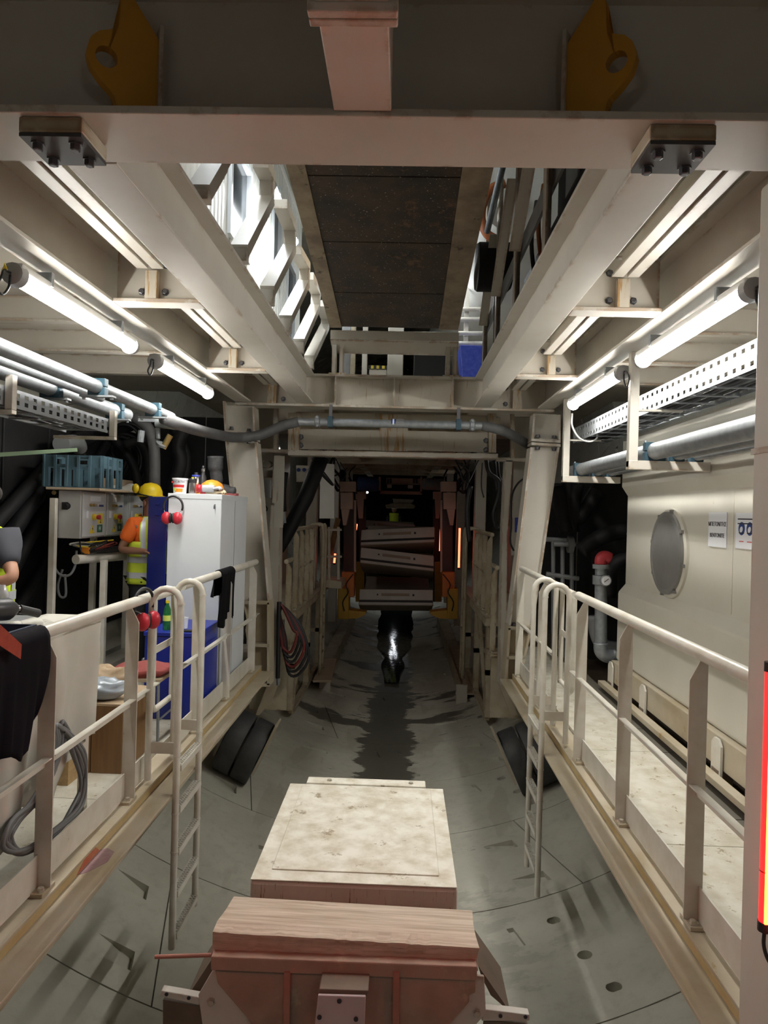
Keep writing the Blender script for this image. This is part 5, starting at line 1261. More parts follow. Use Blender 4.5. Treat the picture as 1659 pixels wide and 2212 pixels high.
MB().tube([q1, q2], .018, 12).build('anvil', 'steel_flask', iw, smooth='auto'); MB().tube([q2, q3], .021, 14).build('socket', 'black_plastic', iw, smooth='auto')
MB().tube([q0+V(-.02, 0, .02), q0+V(-.06, -.02, -.10)], .025, 10).build('grip', 'red_plastic', iw, smooth='auto')
gw = glove((-1.80, 3.42, 1.125), 1.0, 'tarp_white', 'tarp_white', 'white work glove lying on the workbench beside the railing')
tag(MB().lathe([(.026, 0), (.03, .008), (.03, .08), (.018, .11), (.014, .125)], P(4, 1318, x=-1.97), Z, 16).build('clear_bottle', 'clear_plastic', smooth='auto'), 'clear plastic bottle behind the impact wrench', 'bottle')
# grey cable coil hanging on the mid rail
cc = thing('grey_cable_coil', 'coil of grey cable tied to the mid rail beside the workbench', 'cable coil', P(120, 1800, x=XL-.06))
base = [(140, 1566), (160, 1625), (170, 1690), (155, 1755), (110, 1810), (55, 1838), (25, 1820), (40, 1775), (85, 1725), (120, 1660), (135, 1600)]
for k in range(6):
    q = random.Random(40+k); pts = [P(x+q.uniform(-6, 6)+ (4*k if i in (1, 2, 3) else -3*k), y+q.uniform(-8, 8), x=XL-.052+.004*k) for i, (x, y) in enumerate(base)]
    MB().tube(catmull(pts, 5, closed=True), .0105, 8, closed=True).build('loop', 'cable_grey', cc, smooth=True)
MB().tube([P(138, 1566, x=XL-.02), P(150, 1575, x=XL-.10), P(140, 1582, x=XL-.02)], .004, 6).build('cable_tie', 'black_plastic', cc)
# wooden box with sacks
wbx = thing('wooden_box', 'brown wooden box on the walkway behind the coil', 'box', (-1.96, 4.75, .03))
for (a, b) in ((-2.17, -1.963), (-1.957, -1.76)): MB().box(a, b, 4.5, 4.52, .031, .46).build('front_board', 'brown_wood', wbx)
MB().box(-2.17, -1.76, 4.98, 5.0, .031, .46).build('back_board', 'brown_wood', wbx); MB().box(-2.17, -2.15, 4.52, 4.98, .031, .46).build('side_board', 'osb', wbx); MB().box(-1.78, -1.76, 4.52, 4.98, .031, .46).build('side_board', 'brown_wood', wbx)
MB().box(-2.17, -1.76, 4.5, 5.0, .461, .475).build('lid', 'cardboard', wbx)
tag(MB().box(-2.30, -2.0, 4.28, 4.46, .031, .40).build('osb_offcut', 'osb'), 'chipboard offcut standing beside the wooden box', 'board')
def sack(c, sx, sy, sz, m, label, seed):
    q = random.Random(seed); ph = [q.uniform(0, 6) for _ in range(4)]
    def fn(u, v):
        a = 2*math.pi*u; t = math.pi*v; k = 1+.12*math.sin(3*a+ph[0])*math.sin(t)+.08*math.sin(7*t+ph[1]+2*a)
        return (c[0]+sx*math.cos(a)*math.sin(t)**.6*k, c[1]+sy*math.sin(a)*math.sin(t)**.6*k, c[2]+sz*(1-math.cos(t))*k*.5)
    return tag(MB().grid(fn, 24, 12).build('sack', m, smooth=True), label, 'sack', 'sacks on the wooden box')
sack((-1.93, 4.62, .476), .13, .10, .13, 'sack_silver', 'crumpled silver sack on the wooden box', 1)
sack((-2.10, 4.62, .476), .10, .10, .14, 'sack_silver', 'smaller silver sack next to the orange one', 2)
sack((-2.03, 4.88, .476), .13, .11, .15, 'cardboard', 'orange-brown paper sack behind the silver sacks', 3)
# ================================================================ cloth on the railings
def drape(label, name, m, y0, y1, x, ztop, front, back, seed, cat, sg=-1, r=.036):
    q = random.Random(seed); ph = [q.uniform(0, 6) for _ in range(5)]
    def fn(u, v):
        y = y0+(y1-y0)*u; f = front(u); b = back(u); tot = f+b+math.pi*r; s_ = v*tot
        ww = .016*math.sin(u*14+ph[0])+.010*math.sin(u*29+ph[1])
        if s_ < b: k = (b-s_)/max(b, 1e-3); return (x+sg*(r+.004)+ww*k, y+.03*math.sin(4*k+ph[2])*k, ztop-r-(b-s_)+r)
        if s_ < b+math.pi*r: a = (s_-b)/r; return (x+sg*r*math.cos(a), y, ztop+r*math.sin(a))
        d = s_-b-math.pi*r; k = d/max(f, 1e-3)
        return (x-sg*(r+.006)-abs(ww)*k*1.6, y+.05*math.sin(3*k+ph[3])*k*(u-.5)*2, ztop-d)
    return tag(MB().grid(fn, 26, 34).build(name, m, smooth=True, solid=.006), label, cat)
jk = drape('black jacket with an orange net patch hung over the railing end', 'jacket', 'jacket_cloth', 2.50, 3.12, XL, 1.17, lambda u: .50-.22*max(0, (u-.72)/.28)+.05*math.sin(9*u), lambda u: .35, 4, 'jacket')
pts = [P(-6, 1345, x=XL+.075), P(45, 1392, x=XL+.075), P(43, 1424, x=XL+.075), P(-6, 1392, x=XL+.075)]
MB().prism(pts, X*.004).build('net_patch', 'orange_patch', jk)
drape('black cloth hung over the railing in front of the locker', 'black_cloth', 'black_cloth', 6.15, 6.62, XL, 1.17, lambda u: .42+.06*math.sin(7*u), lambda u: .2, 9, 'cloth')
tag(MB().grid(lambda u, v: (-1.75+.03*math.sin(9*v+4*u), 7.56+.24*u, .04+.95*(1-v)*(1-.15*u)), 8, 14).build('bin_bag', 'black_tarp', smooth=True, solid=.05), 'glossy black bin bag hanging behind the locker', 'bag')
# ================================================================ people
def skin(name, V_, E_, m, parent, sub=2):
    ids = list(V_); me = bpy.data.meshes.new(name); me.from_pydata([V_[i][0] for i in ids], [(ids.index(a), ids.index(b)) for a, b in E_], [])
    ob = bpy.data.objects.new(name, me); COL.objects.link(ob)
    ob.modifiers.new('skin', 'SKIN'); sl = me.skin_vertices[0].data
    for k, i in enumerate(ids):
        r = V_[i][1]; sl[k].radius = (r, r) if not isinstance(r, tuple) else r
        sl[k].use_root = (k == 0)
    s2 = ob.modifiers.new('sub', 'SUBSURF'); s2.levels = sub; s2.render_levels = sub
    dg = bpy.context.evaluated_depsgraph_get(); dg.update()
    m2 = bpy.data.meshes.new_from_object(ob.evaluated_get(dg)); bpy.data.objects.remove(ob)
    m2.materials.clear(); m2.materials.append(MATS[m])
    for p in m2.polygons: p.use_smooth = True
    o = bpy.data.objects.new(name, m2); COL.objects.link(o); o.parent = parent
    return o
def person(label, loc, yaw, scale, elR, haR, elL, haL, skin_m, shirt_m, vest_m, helmet, gap):
    t = thing('person', label, 'person', loc); t.rotation_euler = (0, 0, yaw); t.scale = (scale,)*3
    sh = {-1: (-.01, -.19, 1.46), 1: (-.01, .19, 1.46)}
    EL = {-1: elR, 1: elL}; HA = {-1: haR, 1: haL}
    VV = {'pel': ((0, 0, .96), .12), 'spi': ((.0, 0, 1.14), .095), 'che': ((0, 0, 1.34), .10), 'nck': ((0, 0, 1.52), .055), 'hd0': ((.02, 0, 1.60), .068), 'hd1': ((.025, 0, 1.68), .086), 'hd2': ((.015, 0, 1.76), .075)}
    EE = [('pel', 'spi'), ('spi', 'che'), ('che', 'nck'), ('nck', 'hd0'), ('hd0', 'hd1'), ('hd1', 'hd2')]
    for s_ in (-1, 1):
        k = 'RL'[s_ > 0]
        VV.update({'hip'+k: ((0, s_*.09, .90), .088), 'kne'+k: ((.03, s_*.11, .50), .058), 'ank'+k: ((-.01, s_*.115, .10), .04), 'toe'+k: ((.14, s_*.13, .045), .035),
                   'sho'+k: (sh[s_], .044), 'elb'+k: (EL[s_], .043), 'wri'+k: (tuple(Vector(EL[s_]).lerp(Vector(HA[s_]), .8)), .031), 'pal'+k: (HA[s_], .036)})
        EE += [('pel', 'hip'+k), ('hip'+k, 'kne'+k), ('kne'+k, 'ank'+k), ('ank'+k, 'toe'+k), ('che', 'sho'+k), ('sho'+k, 'elb'+k), ('elb'+k, 'wri'+k), ('wri'+k, 'pal'+k)]
        d = (Vector(HA[s_])-Vector(EL[s_])).normalized(); sd = d.cross(Z).normalized(); up = sd.cross(d)
        for f in range(4):
            b = Vector(HA[s_])+d*.045+sd*(f-1.5)*.021; L_ = (.075, .085, .08, .062)[f]
            VV.update({'f%d0%s' % (f, k): (tuple(b), .010), 'f%d1%s' % (f, k): (tuple(b+d*L_*.55-up*.012), .009), 'f%d2%s' % (f, k): (tuple(b+d*L_*.85-up*.04), .0075)})
            EE += [('pal'+k, 'f%d0%s' % (f, k)), ('f%d0%s' % (f, k), 'f%d1%s' % (f, k)), ('f%d1%s' % (f, k), 'f%d2%s' % (f, k))]
        b = Vector(HA[s_])-sd*.04*s_
        VV.update({'t0'+k: (tuple(b), .011), 't1'+k: (tuple(b+d*.045-sd*.025*s_), .010), 't2'+k: (tuple(b+d*.075-sd*.03*s_-up*.01), .008)})
        EE += [('pal'+k, 't0'+k), ('t0'+k, 't1'+k), ('t1'+k, 't2'+k)]
    skin('body', VV, EE, skin_m, t)
    # face
    for s_ in (-1, 1):
        MB().sphere((.098, s_*.032, 1.69), .013, 10, 7).build('eye', 'eye_white', t, smooth=True, local=True)
        MB().sphere((.02, s_*.086, 1.665), .03, 10, 7, (.7, .35, 1.1)).build('ear', skin_m, t, smooth=True, local=True)
    MB().tube([(.10, 0, 1.69), (.125, 0, 1.655), (.108, 0, 1.645)], [.010, .016, .008], 8).build('nose', skin_m, t, smooth=True, local=True)
    MB().tube([(.098, -.024, 1.615), (.108, 0, 1.613), (.098, .024, 1.615)], .006, 6).build('mouth', 'red_plastic' if 0 else 'hair', t, smooth=True, local=True)
    MB().sphere((-.012, 0, 1.735), .088, 16, 10, (1.05, .98, .85)).build('hair', 'hair', t, smooth=True, local=True)
    # trousers, boots
    T_ = {'pel': ((0, 0, .96), .132)}; TE = []
    for s_ in (-1, 1):
        k = 'RL'[s_ > 0]; T_.update({'h'+k: ((0, s_*.092, .88), .103), 'k'+k: ((.03, s_*.112, .50), .082), 'a'+k: ((-.01, s_*.116, .10), .072)}); TE += [('pel', 'h'+k), ('h'+k, 'k'+k), ('k'+k, 'a'+k)]
        MB().tube(catmull([(-.06, s_*.115, .05), (.02, s_*.118, .06), (.12, s_*.13, .05), (.19, s_*.135, .042)]), [.05]*6+[.052]*6+[.046]*6+[.03], 12).build('boot', 'boot_rubber', t, smooth=True, local=True)
    skin('trousers', T_, TE, 'trousers', t)
    S_ = {'pel': ((0, 0, .95), .128), 'spi': ((0, 0, 1.14), .130), 'che': ((0, 0, 1.38), .148), 'nk': ((0, 0, 1.51), .08)}; SE = [('pel', 'spi'), ('spi', 'che'), ('che', 'nk')]
    for s_ in (-1, 1):
        k = 'RL'[s_ > 0]; m_ = Vector(sh[s_]).lerp(Vector(EL[s_]), .72)
        S_.update({'s'+k: (sh[s_], .088), 'm'+k: (tuple(m_), .068)}); SE += [('che', 's'+k), ('s'+k, 'm'+k)]
    skin('shirt', S_, SE, shirt_m, t)
    # vest: open-fronted shell
    zs = [(.90, .175, .205), (1.0, .172, .20), (1.1, .168, .195), (1.2, .168, .20), (1.3, .170, .205), (1.38, .165, .21), (1.45, .15, .20), (1.50, .12, .165), (1.535, .085, .115)]
    def rad(z):
        for a, b in zip(zs[:-1], zs[1:]):
            if a[0] <= z <= b[0]+1e-6:
                f = (z-a[0])/(b[0]-a[0]); return a[1]+(b[1]-a[1])*f, a[2]+(b[2]-a[2])*f
        return zs[-1][1:]
    def shell(z0, z1, a0, a1, off, nu, nv):
        def fn(u, v):
            z = z0+(z1-z0)*v; rx, ry = rad(z); a = a0+(a1-a0)*u; w = 1+.02*math.sin(9*a+4*z)
            return ((rx+off)*math.cos(a)*w, (ry+off)*math.sin(a)*w, z)
        return MB().grid(fn, nu, nv)
    g_ = gap; hp_ = math.pi/2
    vest = shell(.90, 1.30, g_, 2*math.pi-g_, .0, 40, 10)
    # above the armholes: front straps and back
    for a0, a1 in ((g_, hp_-.42), (hp_+.42, 3*hp_-.42), (3*hp_+.42, 2*math.pi-g_)): 
        vest.v += []; q = shell(1.30, 1.535, a0, a1, .0, 14, 8); o = len(vest.v); vest.v += q.v; vest.f += [tuple(i+o for i in f) for f in q.f]
    vo = vest.build('vest', vest_m, t, smooth=True, local=True, solid=.006)
    for z0, z1 in ((.955, 1.01), (1.10, 1.155)):
        shell(z0, z1, g_+.01, 2*math.pi-g_-.01, .008, 40, 2).build('reflective_band', 'reflective', vo, smooth=True, local=True)
    for a in (hp_-.62, 3*hp_+.62, hp_+.62, 3*hp_-.62):
        shell(1.16, 1.53, a-.12, a+.12, .008, 4, 10).build('reflective_strap', 'reflective', vo, smooth=True, local=True)
    for a in (g_, 2*math.pi-g_): 
        shell(.90, 1.5, a-.02, a+.02, .006, 1, 12).build('vest_edge', 'black_plastic', vo, local=True)
    if helmet:
        h_ = MB(); h_.lathe([(.125, 1.725), (.128, 1.735), (.112, 1.74), (.11, 1.78), (.092, 1.825), (.055, 1.852), (.005, 1.862)], (.01, 0, 0), Z, 28, 1.0)
        h_ = h_.build('helmet', 'yellow_plastic', t, smooth='auto', local=True)
        MB().prism([V(.08, -.09, 1.727), V(.165, -.06, 1.722), V(.18, 0, 1.72), V(.165, .06, 1.722), V(.08, .09, 1.727)], Z*.008).build('peak', 'yellow_plastic', h_, local=True)
        for s_ in (-1, 1):
            MB().sphere((-.07, s_*.115, 1.80), .043, 14, 9, (.9, .6, 1.1)).build('ear_defender', 'yellow_plastic', h_, smooth=True, local=True)
            MB().sphere((-.07, s_*.092, 1.80), .04, 12, 8, (.8, .5, 1.0)).build('defender_cushion', 'black_plastic', h_, smooth=True, local=True)
        MB().tube([(.01+.122*math.cos(a), .122*math.sin(a), 1.742+.02*math.cos(a)*-1) for a in [2*math.pi*k/24 for k in range(24)]], .008, 6, closed=True).build('strap', 'black_plastic', h_, smooth=True, local=True)
    return t
pp = P(324, 1055, y=7.12)
person('worker in yellow helmet, orange shirt and lime vest reaching into the open locker', (pp.x, 7.12, .032), math.radians(-24), 1.05,
       (-.08, -.27, 1.22), (.23, -.24, 1.215), (.08, .29, 1.2), (.30, .16, 1.22), 'skin_dark', 'orange_shirt', 'hivis', True, .55)
person('worker in a bright lime vest and dark shirt at the workbench, mostly outside the picture', (-2.57, 4.28, .032), math.radians(-120), 1.02,
       (-.20, -.26, 1.23), (.10, -.22, 1.12), (.02, .37, 1.25), (.24, .12, 1.16), 'skin', 'dark_shirt', 'hivis_bright', False, .5)
# red and violet chalk mark on the locker side edge beam
ebm = [o for o in bpy.data.objects if o.name.startswith('walkway_edge_beam') and o.location.x < -1][0]
def onfl(px, py): return P(px, py, z=-.0595)
MB().prism([onfl(162, 1892), onfl(190, 1884), onfl(232, 1862), onfl(247, 1840), onfl(232, 1832), onfl(205, 1838)], Z*.001).build('chalk_mark', mat('chalk_violet', (0.33, 0.20, 0.22), 0.8, var=(0.42, 0.33, 0.29), vs=25), ebm)
MB().prism([V(CX-1.3985, P(165, 1885, x=CX-1.398).y, -.055), V(CX-1.3985, P(215, 1830, x=CX-1.398).y, -.055), V(CX-1.3985, P(205, 1820, x=CX-1.398).y, -.006), V(CX-1.3985, P(185, 1850, x=CX-1.398).y, -.012)], X*.001).build('chalk_mark', mat('chalk_red', (0.45, 0.12, 0.06), 0.8, var=(0.50, 0.30, 0.14), vs=20), ebm)
# ================================================================ next gantry beyond the far portal
Y2 = 9.4
p2 = thing('second_portal', 'cream portal of the next gantry with rust-stained lower beam', 'beam', (CX, Y2, P(850, 985, y=Y2).z))
plate([(640, 926), (1060, 934), (1060, 977), (640, 970)], Y2, .012, 'web', 'far_beam_paint', p2)
plate([(640, 890), (1060, 898), (1060, 926), (640, 918)], Y2+.1, .012, 'upper_web', 'far_beam_paint', p2)
plate([(622, 972), (1076, 980), (1076, 991), (622, 983)], Y2-.12, .26, 'bottom_flange', 'cream_steel', p2)
plate([(820, 894), (881, 896), (881, 975), (820, 974)], Y2-.01, .009, 'doubler_plate', 'cream_streak', p2)
for a, b in ((622, 646), (1056, 1072)): plate([(a, 892), (b, 892), (b, 978), (a, 978)], Y2-.1, .2, 'end_plate', 'cream_streak', p2)
for px, py in ((650, 944), (650, 962), (1050, 952), (1050, 972)): hexbolt(P(px, py, y=Y2), -Y, .03, .03).build('bolt', 'bolt_steel', p2)
plate([(555, 968), (622, 971), (622, 979), (555, 976)], Y2, .1, 'side_arm', 'cream_steel', p2); plate([(1072, 988), (1140, 990), (1140, 998), (1072, 996)], Y2, .1, 'side_arm', 'cream_steel', p2)
plate([(590, 880), (600, 880), (600, 975), (590, 975)], Y2+.02, .1, 'side_post', 'cream_steel', p2); plate([(1104, 890), (1112, 890), (1112, 995), (1104, 995)], Y2+.02, .1, 'side_post', 'cream_streak', p2)
plate([(591, 984), (607, 984), (600, 1480), (577, 1480), (582, 1140)], Y2, .22, 'column', 'cream_steel', p2, .004)
plate([(592, 985), (615, 985), (611, 1140), (591, 1140)], Y2-.01, .01, 'column_face', 'cream_clean', p2)
plate([(1092, 994), (1108, 994), (1096, 1160), (1094, 1480), (1078, 1480), (1085, 1140)], Y2, .22, 'column', 'cream_steel', p2, .004)
plate([(577, 1480), (600, 1480), (590, 1510), (560, 1545), (552, 1545)], Y2, .2, 'foot', 'kerb_paint', p2)
plate([(1078, 1480), (1094, 1480), (1118, 1545), (1105, 1545)], Y2, .2, 'foot', 'kerb_paint', p2)
# recess panels between first and second portal
for i, (q, lab) in enumerate((([(553, 880), (592, 880), (592, 1300), (580, 1300)], 'cream back panel between the portals on the locker side'), ([(1112, 900), (1150, 900), (1150, 1000), (1112, 1200), (1104, 1200)], 'cream back panel between the portals on the tank side'))):
    a = [P(x, y, y=10.2) for x, y in q]; tag(MB().prism(a, Y*.02).build('back_panel', 'cream_steel'), lab, 'panel')
jb = thing('phone_box', 'small grey junction box with hanging handset between the portals', 'junction box', P(575, 1080, y=9.9))
plate([(566, 1036), (584, 1036), (584, 1075), (566, 1075)], 9.9, .1, 'case', 'cabinet_grey', jb, .006); MB().tube(catmull([P(571, 1060, y=9.85), P(570, 1085, y=9.85), P(577, 1100, y=9.85), P(566, 1112, y=9.85)]), .01, 6).build('cord', 'cable_black', jb, smooth=True)
plate([(588, 1050), (600, 1051), (599, 1088), (588, 1086)], 9.3, .04, 'flap', 'cream_clean', jb)
wc = thing('wire_coil', 'tangle of thin wire on a ledge between the portals', 'wire coil', P(573, 1005, y=9.5))
for k in range(7):
    q = random.Random(k); c = P(575, 1003, y=9.5)
    MB().tube([c+V((.08+q.uniform(-.02, .02))*math.cos(a)+q.uniform(-.005, .005), q.uniform(-.02, .02), .05*math.sin(a)) for a in [2*math.pi*j/18 for j in range(18)]], .005, 5, closed=True).build('loop', 'cable_grey' if k % 2 else 'glove_beige', wc)
plate([(556, 1014), (592, 1016), (592, 1032), (556, 1030)], 9.6, .08, 'ledge', 'cream_steel', wc)
# big black pipe slanting down on the locker side
tag(MB().tube([P(694, 988, y=10.3), P(660, 1075, y=10.2), P(616, 1160, y=10.1), P(606, 1190, y=10.0)], [.115, .115, .10, .05], 16).build('black_pipe', 'rubber', smooth=True), 'thick black rubber pipe slanting down beside the second portal', 'pipe')
hg = thing('hung_hose', 'black flexible hose with steel end hanging behind the portal column', 'hose', P(613, 1130, y=9.9))
MB().tube(catmull([P(617, 1020, y=9.9), P(612, 1060, y=9.9), P(613, 1105, y=9.9)]), .04, 10).build('flex', 'rubber', hg, smooth=True); MB().tube([P(613, 1106, y=9.9), P(614, 1130, y=9.9)], .03, 10).build('steel_end', 'galvanised', hg, smooth='auto')
# hanging cables loop (black, red edges)
hc = thing('welding_cable_loops', 'black and red welding cables hung in long loops beside the portal column', 'cable coil', P(625, 1450, y=9.2))
q = random.Random(8)
for k in range(6):
    w_ = 14+5*k; bot = 1400+10*k
    pts = [(604+q.uniform(-3, 3), 1310), (602+k, 1340), (608+k*2, 1385), (612+k*2, bot), (620+w_*.6, bot+8), (628+w_, bot-30), (622+w_*.8, 1360), (612+w_*.4, 1325), (608, 1308)]
    MB().tube(catmull([P(x, y, y=9.2+.012*k) for x, y in pts], 5, closed=True), .019, 8, closed=True).build('loop', 'cable_black' if k % 3 else 'cable_red', hc, smooth=True)
MB().tube([P(603, 1300, y=9.2), P(600, 1465, y=9.2)], .03, 8).build('straight_lead', 'cable_black', hc, smooth='auto'); MB().tube([P(600, 1465, y=9.2), P(601, 1480, y=9.2)], .022, 8).build('plug', 'galvanised', hc, smooth='auto')
# decks, railings, ladders of the next gantry
for sg in (-1, 1):
    x_ = CX+sg*1.42; side = SIDE[sg]
    lo, hi = sorted((x_-sg*.08, x_+sg*1.6))
    dk2 = thing('next_walkway', 'shadowed walkway platform of the next gantry on the %s' % side, '', ((lo+hi)/2, 12, .2), kind='structure')
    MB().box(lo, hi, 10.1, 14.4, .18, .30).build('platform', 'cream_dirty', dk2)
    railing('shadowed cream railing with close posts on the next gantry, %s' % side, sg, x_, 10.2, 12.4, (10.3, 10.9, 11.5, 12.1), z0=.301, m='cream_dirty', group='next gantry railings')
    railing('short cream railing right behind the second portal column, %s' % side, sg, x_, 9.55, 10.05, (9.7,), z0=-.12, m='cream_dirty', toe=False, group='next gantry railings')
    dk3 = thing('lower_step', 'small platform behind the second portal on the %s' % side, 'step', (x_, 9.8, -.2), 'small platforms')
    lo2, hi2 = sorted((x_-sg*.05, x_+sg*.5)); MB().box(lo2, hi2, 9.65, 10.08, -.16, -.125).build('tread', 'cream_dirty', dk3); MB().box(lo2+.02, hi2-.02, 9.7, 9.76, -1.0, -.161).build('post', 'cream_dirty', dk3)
    la = thing('narrow_ladder', 'dirty cream hooped ladder on the next gantry, %s' % side, 'ladder', (x_, 12.7, -1.3), 'next gantry ladders')
    for yy in (12.5, 12.9):
        MB().tube(catmull([(x_-sg*.16, yy, -1.12), (x_-sg*.16, yy, .3), (x_-sg*.16, yy, 1.38), (x_-sg*.10, yy, 1.49), (x_, yy, 1.5), (x_+sg*.06, yy, 1.38), (x_+sg*.06, yy, .31)], 4), .03, 8).build('stile', 'cream_dirty', la, smooth=True)
    for k in range(6): MB().box(x_-sg*.16-.02, x_-sg*.16+.02, 12.5, 12.9, -1.05+.25*k, -1.02+.25*k).build('rung', 'cream_dirty', la)
    # hanging frames under the deck
    fr_ = thing('under_frame', 'cream tube frame hanging under the next walkway, %s' % side, 'frame', (x_, 12, -1.2), 'under-walkway frames')
    for yy in (10.6, 12.3, 13.9):
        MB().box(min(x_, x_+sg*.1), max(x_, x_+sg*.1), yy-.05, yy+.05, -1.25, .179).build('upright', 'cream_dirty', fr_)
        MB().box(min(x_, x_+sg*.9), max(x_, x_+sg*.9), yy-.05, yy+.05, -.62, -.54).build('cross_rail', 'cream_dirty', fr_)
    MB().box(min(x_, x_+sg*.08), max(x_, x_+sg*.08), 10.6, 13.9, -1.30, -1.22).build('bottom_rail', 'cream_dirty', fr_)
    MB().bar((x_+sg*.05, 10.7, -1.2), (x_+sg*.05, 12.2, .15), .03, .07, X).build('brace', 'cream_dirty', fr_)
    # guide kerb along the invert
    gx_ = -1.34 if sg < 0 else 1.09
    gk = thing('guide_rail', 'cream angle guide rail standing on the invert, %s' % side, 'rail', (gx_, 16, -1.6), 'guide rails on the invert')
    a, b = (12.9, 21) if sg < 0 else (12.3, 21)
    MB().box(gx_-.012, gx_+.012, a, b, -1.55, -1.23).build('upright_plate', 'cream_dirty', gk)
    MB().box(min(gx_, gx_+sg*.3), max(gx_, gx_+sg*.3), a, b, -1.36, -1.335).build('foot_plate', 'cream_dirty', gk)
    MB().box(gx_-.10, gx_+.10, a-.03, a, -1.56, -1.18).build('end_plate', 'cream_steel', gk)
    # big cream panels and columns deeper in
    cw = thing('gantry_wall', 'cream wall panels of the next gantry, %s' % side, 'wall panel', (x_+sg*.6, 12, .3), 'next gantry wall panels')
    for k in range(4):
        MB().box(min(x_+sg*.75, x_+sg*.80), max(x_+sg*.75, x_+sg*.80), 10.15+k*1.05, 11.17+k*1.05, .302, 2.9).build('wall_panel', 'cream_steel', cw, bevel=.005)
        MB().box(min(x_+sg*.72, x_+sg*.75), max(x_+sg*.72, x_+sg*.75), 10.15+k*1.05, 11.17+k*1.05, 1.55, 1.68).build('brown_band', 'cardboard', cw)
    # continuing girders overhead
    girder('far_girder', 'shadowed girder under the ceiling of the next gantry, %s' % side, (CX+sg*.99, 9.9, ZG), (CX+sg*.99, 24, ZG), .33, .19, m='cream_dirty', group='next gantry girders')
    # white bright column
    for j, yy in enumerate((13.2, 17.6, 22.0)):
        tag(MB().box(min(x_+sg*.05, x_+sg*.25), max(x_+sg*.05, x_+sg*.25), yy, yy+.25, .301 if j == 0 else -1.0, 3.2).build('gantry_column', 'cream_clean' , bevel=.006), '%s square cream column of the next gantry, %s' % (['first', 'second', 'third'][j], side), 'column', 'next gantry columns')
# ceiling of next gantry
for k, yy in enumerate((11.0, 12.6, 14.2, 15.8, 17.4, 19.0, 20.6, 22.2)):
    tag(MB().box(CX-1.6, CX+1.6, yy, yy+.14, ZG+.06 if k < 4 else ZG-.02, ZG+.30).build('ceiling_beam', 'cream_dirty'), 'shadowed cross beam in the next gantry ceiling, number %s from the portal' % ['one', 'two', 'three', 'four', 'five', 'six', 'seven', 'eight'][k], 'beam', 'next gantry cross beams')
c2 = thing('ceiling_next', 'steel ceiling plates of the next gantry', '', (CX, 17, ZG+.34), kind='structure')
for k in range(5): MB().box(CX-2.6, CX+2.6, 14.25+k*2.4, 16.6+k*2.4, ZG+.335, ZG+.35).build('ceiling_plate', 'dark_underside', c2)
# crane gantry lifting columns
def lift(px0, px1, s, yy, label, flip):
    """outline offsets given for the near-left column, mirrored by flip"""
    t = thing('lifting_column', label, 'lifting column', P(px0, 1330, y=yy), 'segment crane columns')
    def X_(f): return px0+(px1-px0)*f
    def q(f0, y0, f1, y1): return [(X_(f0), y0), (X_(f1), y0), (X_(f1), y1), (X_(f0), y1)]
    plate(q(-.15, 1040, 1.05, 1062), yy, .3, 'head_box', 'pink_steel', t, .01)
    plate(q(-.10, 1064, .85, 1100), yy+.02, .3, 'bracket', 'pink_steel', t, .008)
    plate([(X_(-.05), 1100), (X_(.6), 1100), (X_(.35), 1135), (X_(.1), 1135)], yy+.03, .2, 'bracket_toe', 'pink_steel', t, .006)
    plate(q(.15, 1085, .95, 1236), yy+.25, .2, 'chain_guard', 'crane_black', t)
    plate(q(.95, 1080, 1.10, 1236), yy+.22, .2, 'guide_rail', 'pink_steel', t)
    plate(q(.0, 1236, .95, 1290), yy, .35, 'slide_block', 'crane_orange', t, .01)
    plate(q(-.30, 1272, .55, 1338), yy-.1, .4, 'lift_foot', 'crane_yellow', t, .02)
    plate([(X_(.55), 1318), (X_(1.9), 1322), (X_(1.85), 1328), (X_(1.2), 1336), (X_(.55), 1337)], yy-.05, .35, 'lift_arm', 'crane_yellow', t, .006)
    MB().lathe([(.04, 0), (.04, .02)], P(X_(.25), 1082, y=yy), -Y, 14).build('disc', 'pink_steel', t)
    MB().tube(catmull([P(X_(.9), 1240, y=yy-.12), P(X_(.35), 1262, y=yy-.12), P(X_(.5), 1280, y=yy-.12), P(X_(.1), 1300, y=yy-.12), P(X_(.2), 1320, y=yy-.12)]), .012, 6).build('lead', 'cable_black', t, smooth=True)
    return t
lift(738, 766, 1, 14.2, 'orange and yellow segment crane lifting column, locker side', 0)
lift(982, 954, 1, 14.2, 'orange and yellow segment crane lifting column, tank side', 1)
for i, (a, b) in enumerate(((768, 790), (954, 936))):
    t = thing('rear_lift_column', 'dark rear lifting column of the segment crane, %s' % SIDE[-1 if i == 0 else 1], 'lifting column', P(a, 1235, y=18.5), 'rear segment crane columns')
    f = lambda k: a+(b-a)*k
    plate([(f(0), 1062), (f(1), 1062), (f(1), 1078), (f(0), 1078)], 18.5, .3, 'head_box', 'pink_steel', t)
    plate([(f(.1), 1078), (f(.8), 1078), (f(.7), 1120), (f(.3), 1120)], 18.5, .2, 'bracket', 'pink_steel', t)
    plate([(f(.3), 1092), (f(1), 1092), (f(1), 1300), (f(.3), 1300)], 18.7, .2, 'chain_guard', 'crane_black', t)
    plate([(f(.0), 1215), (f(.8), 1215), (f(.8), 1300), (f(.0), 1300)], 18.4, .3, 'slide_block', 'crane_yellow', t)
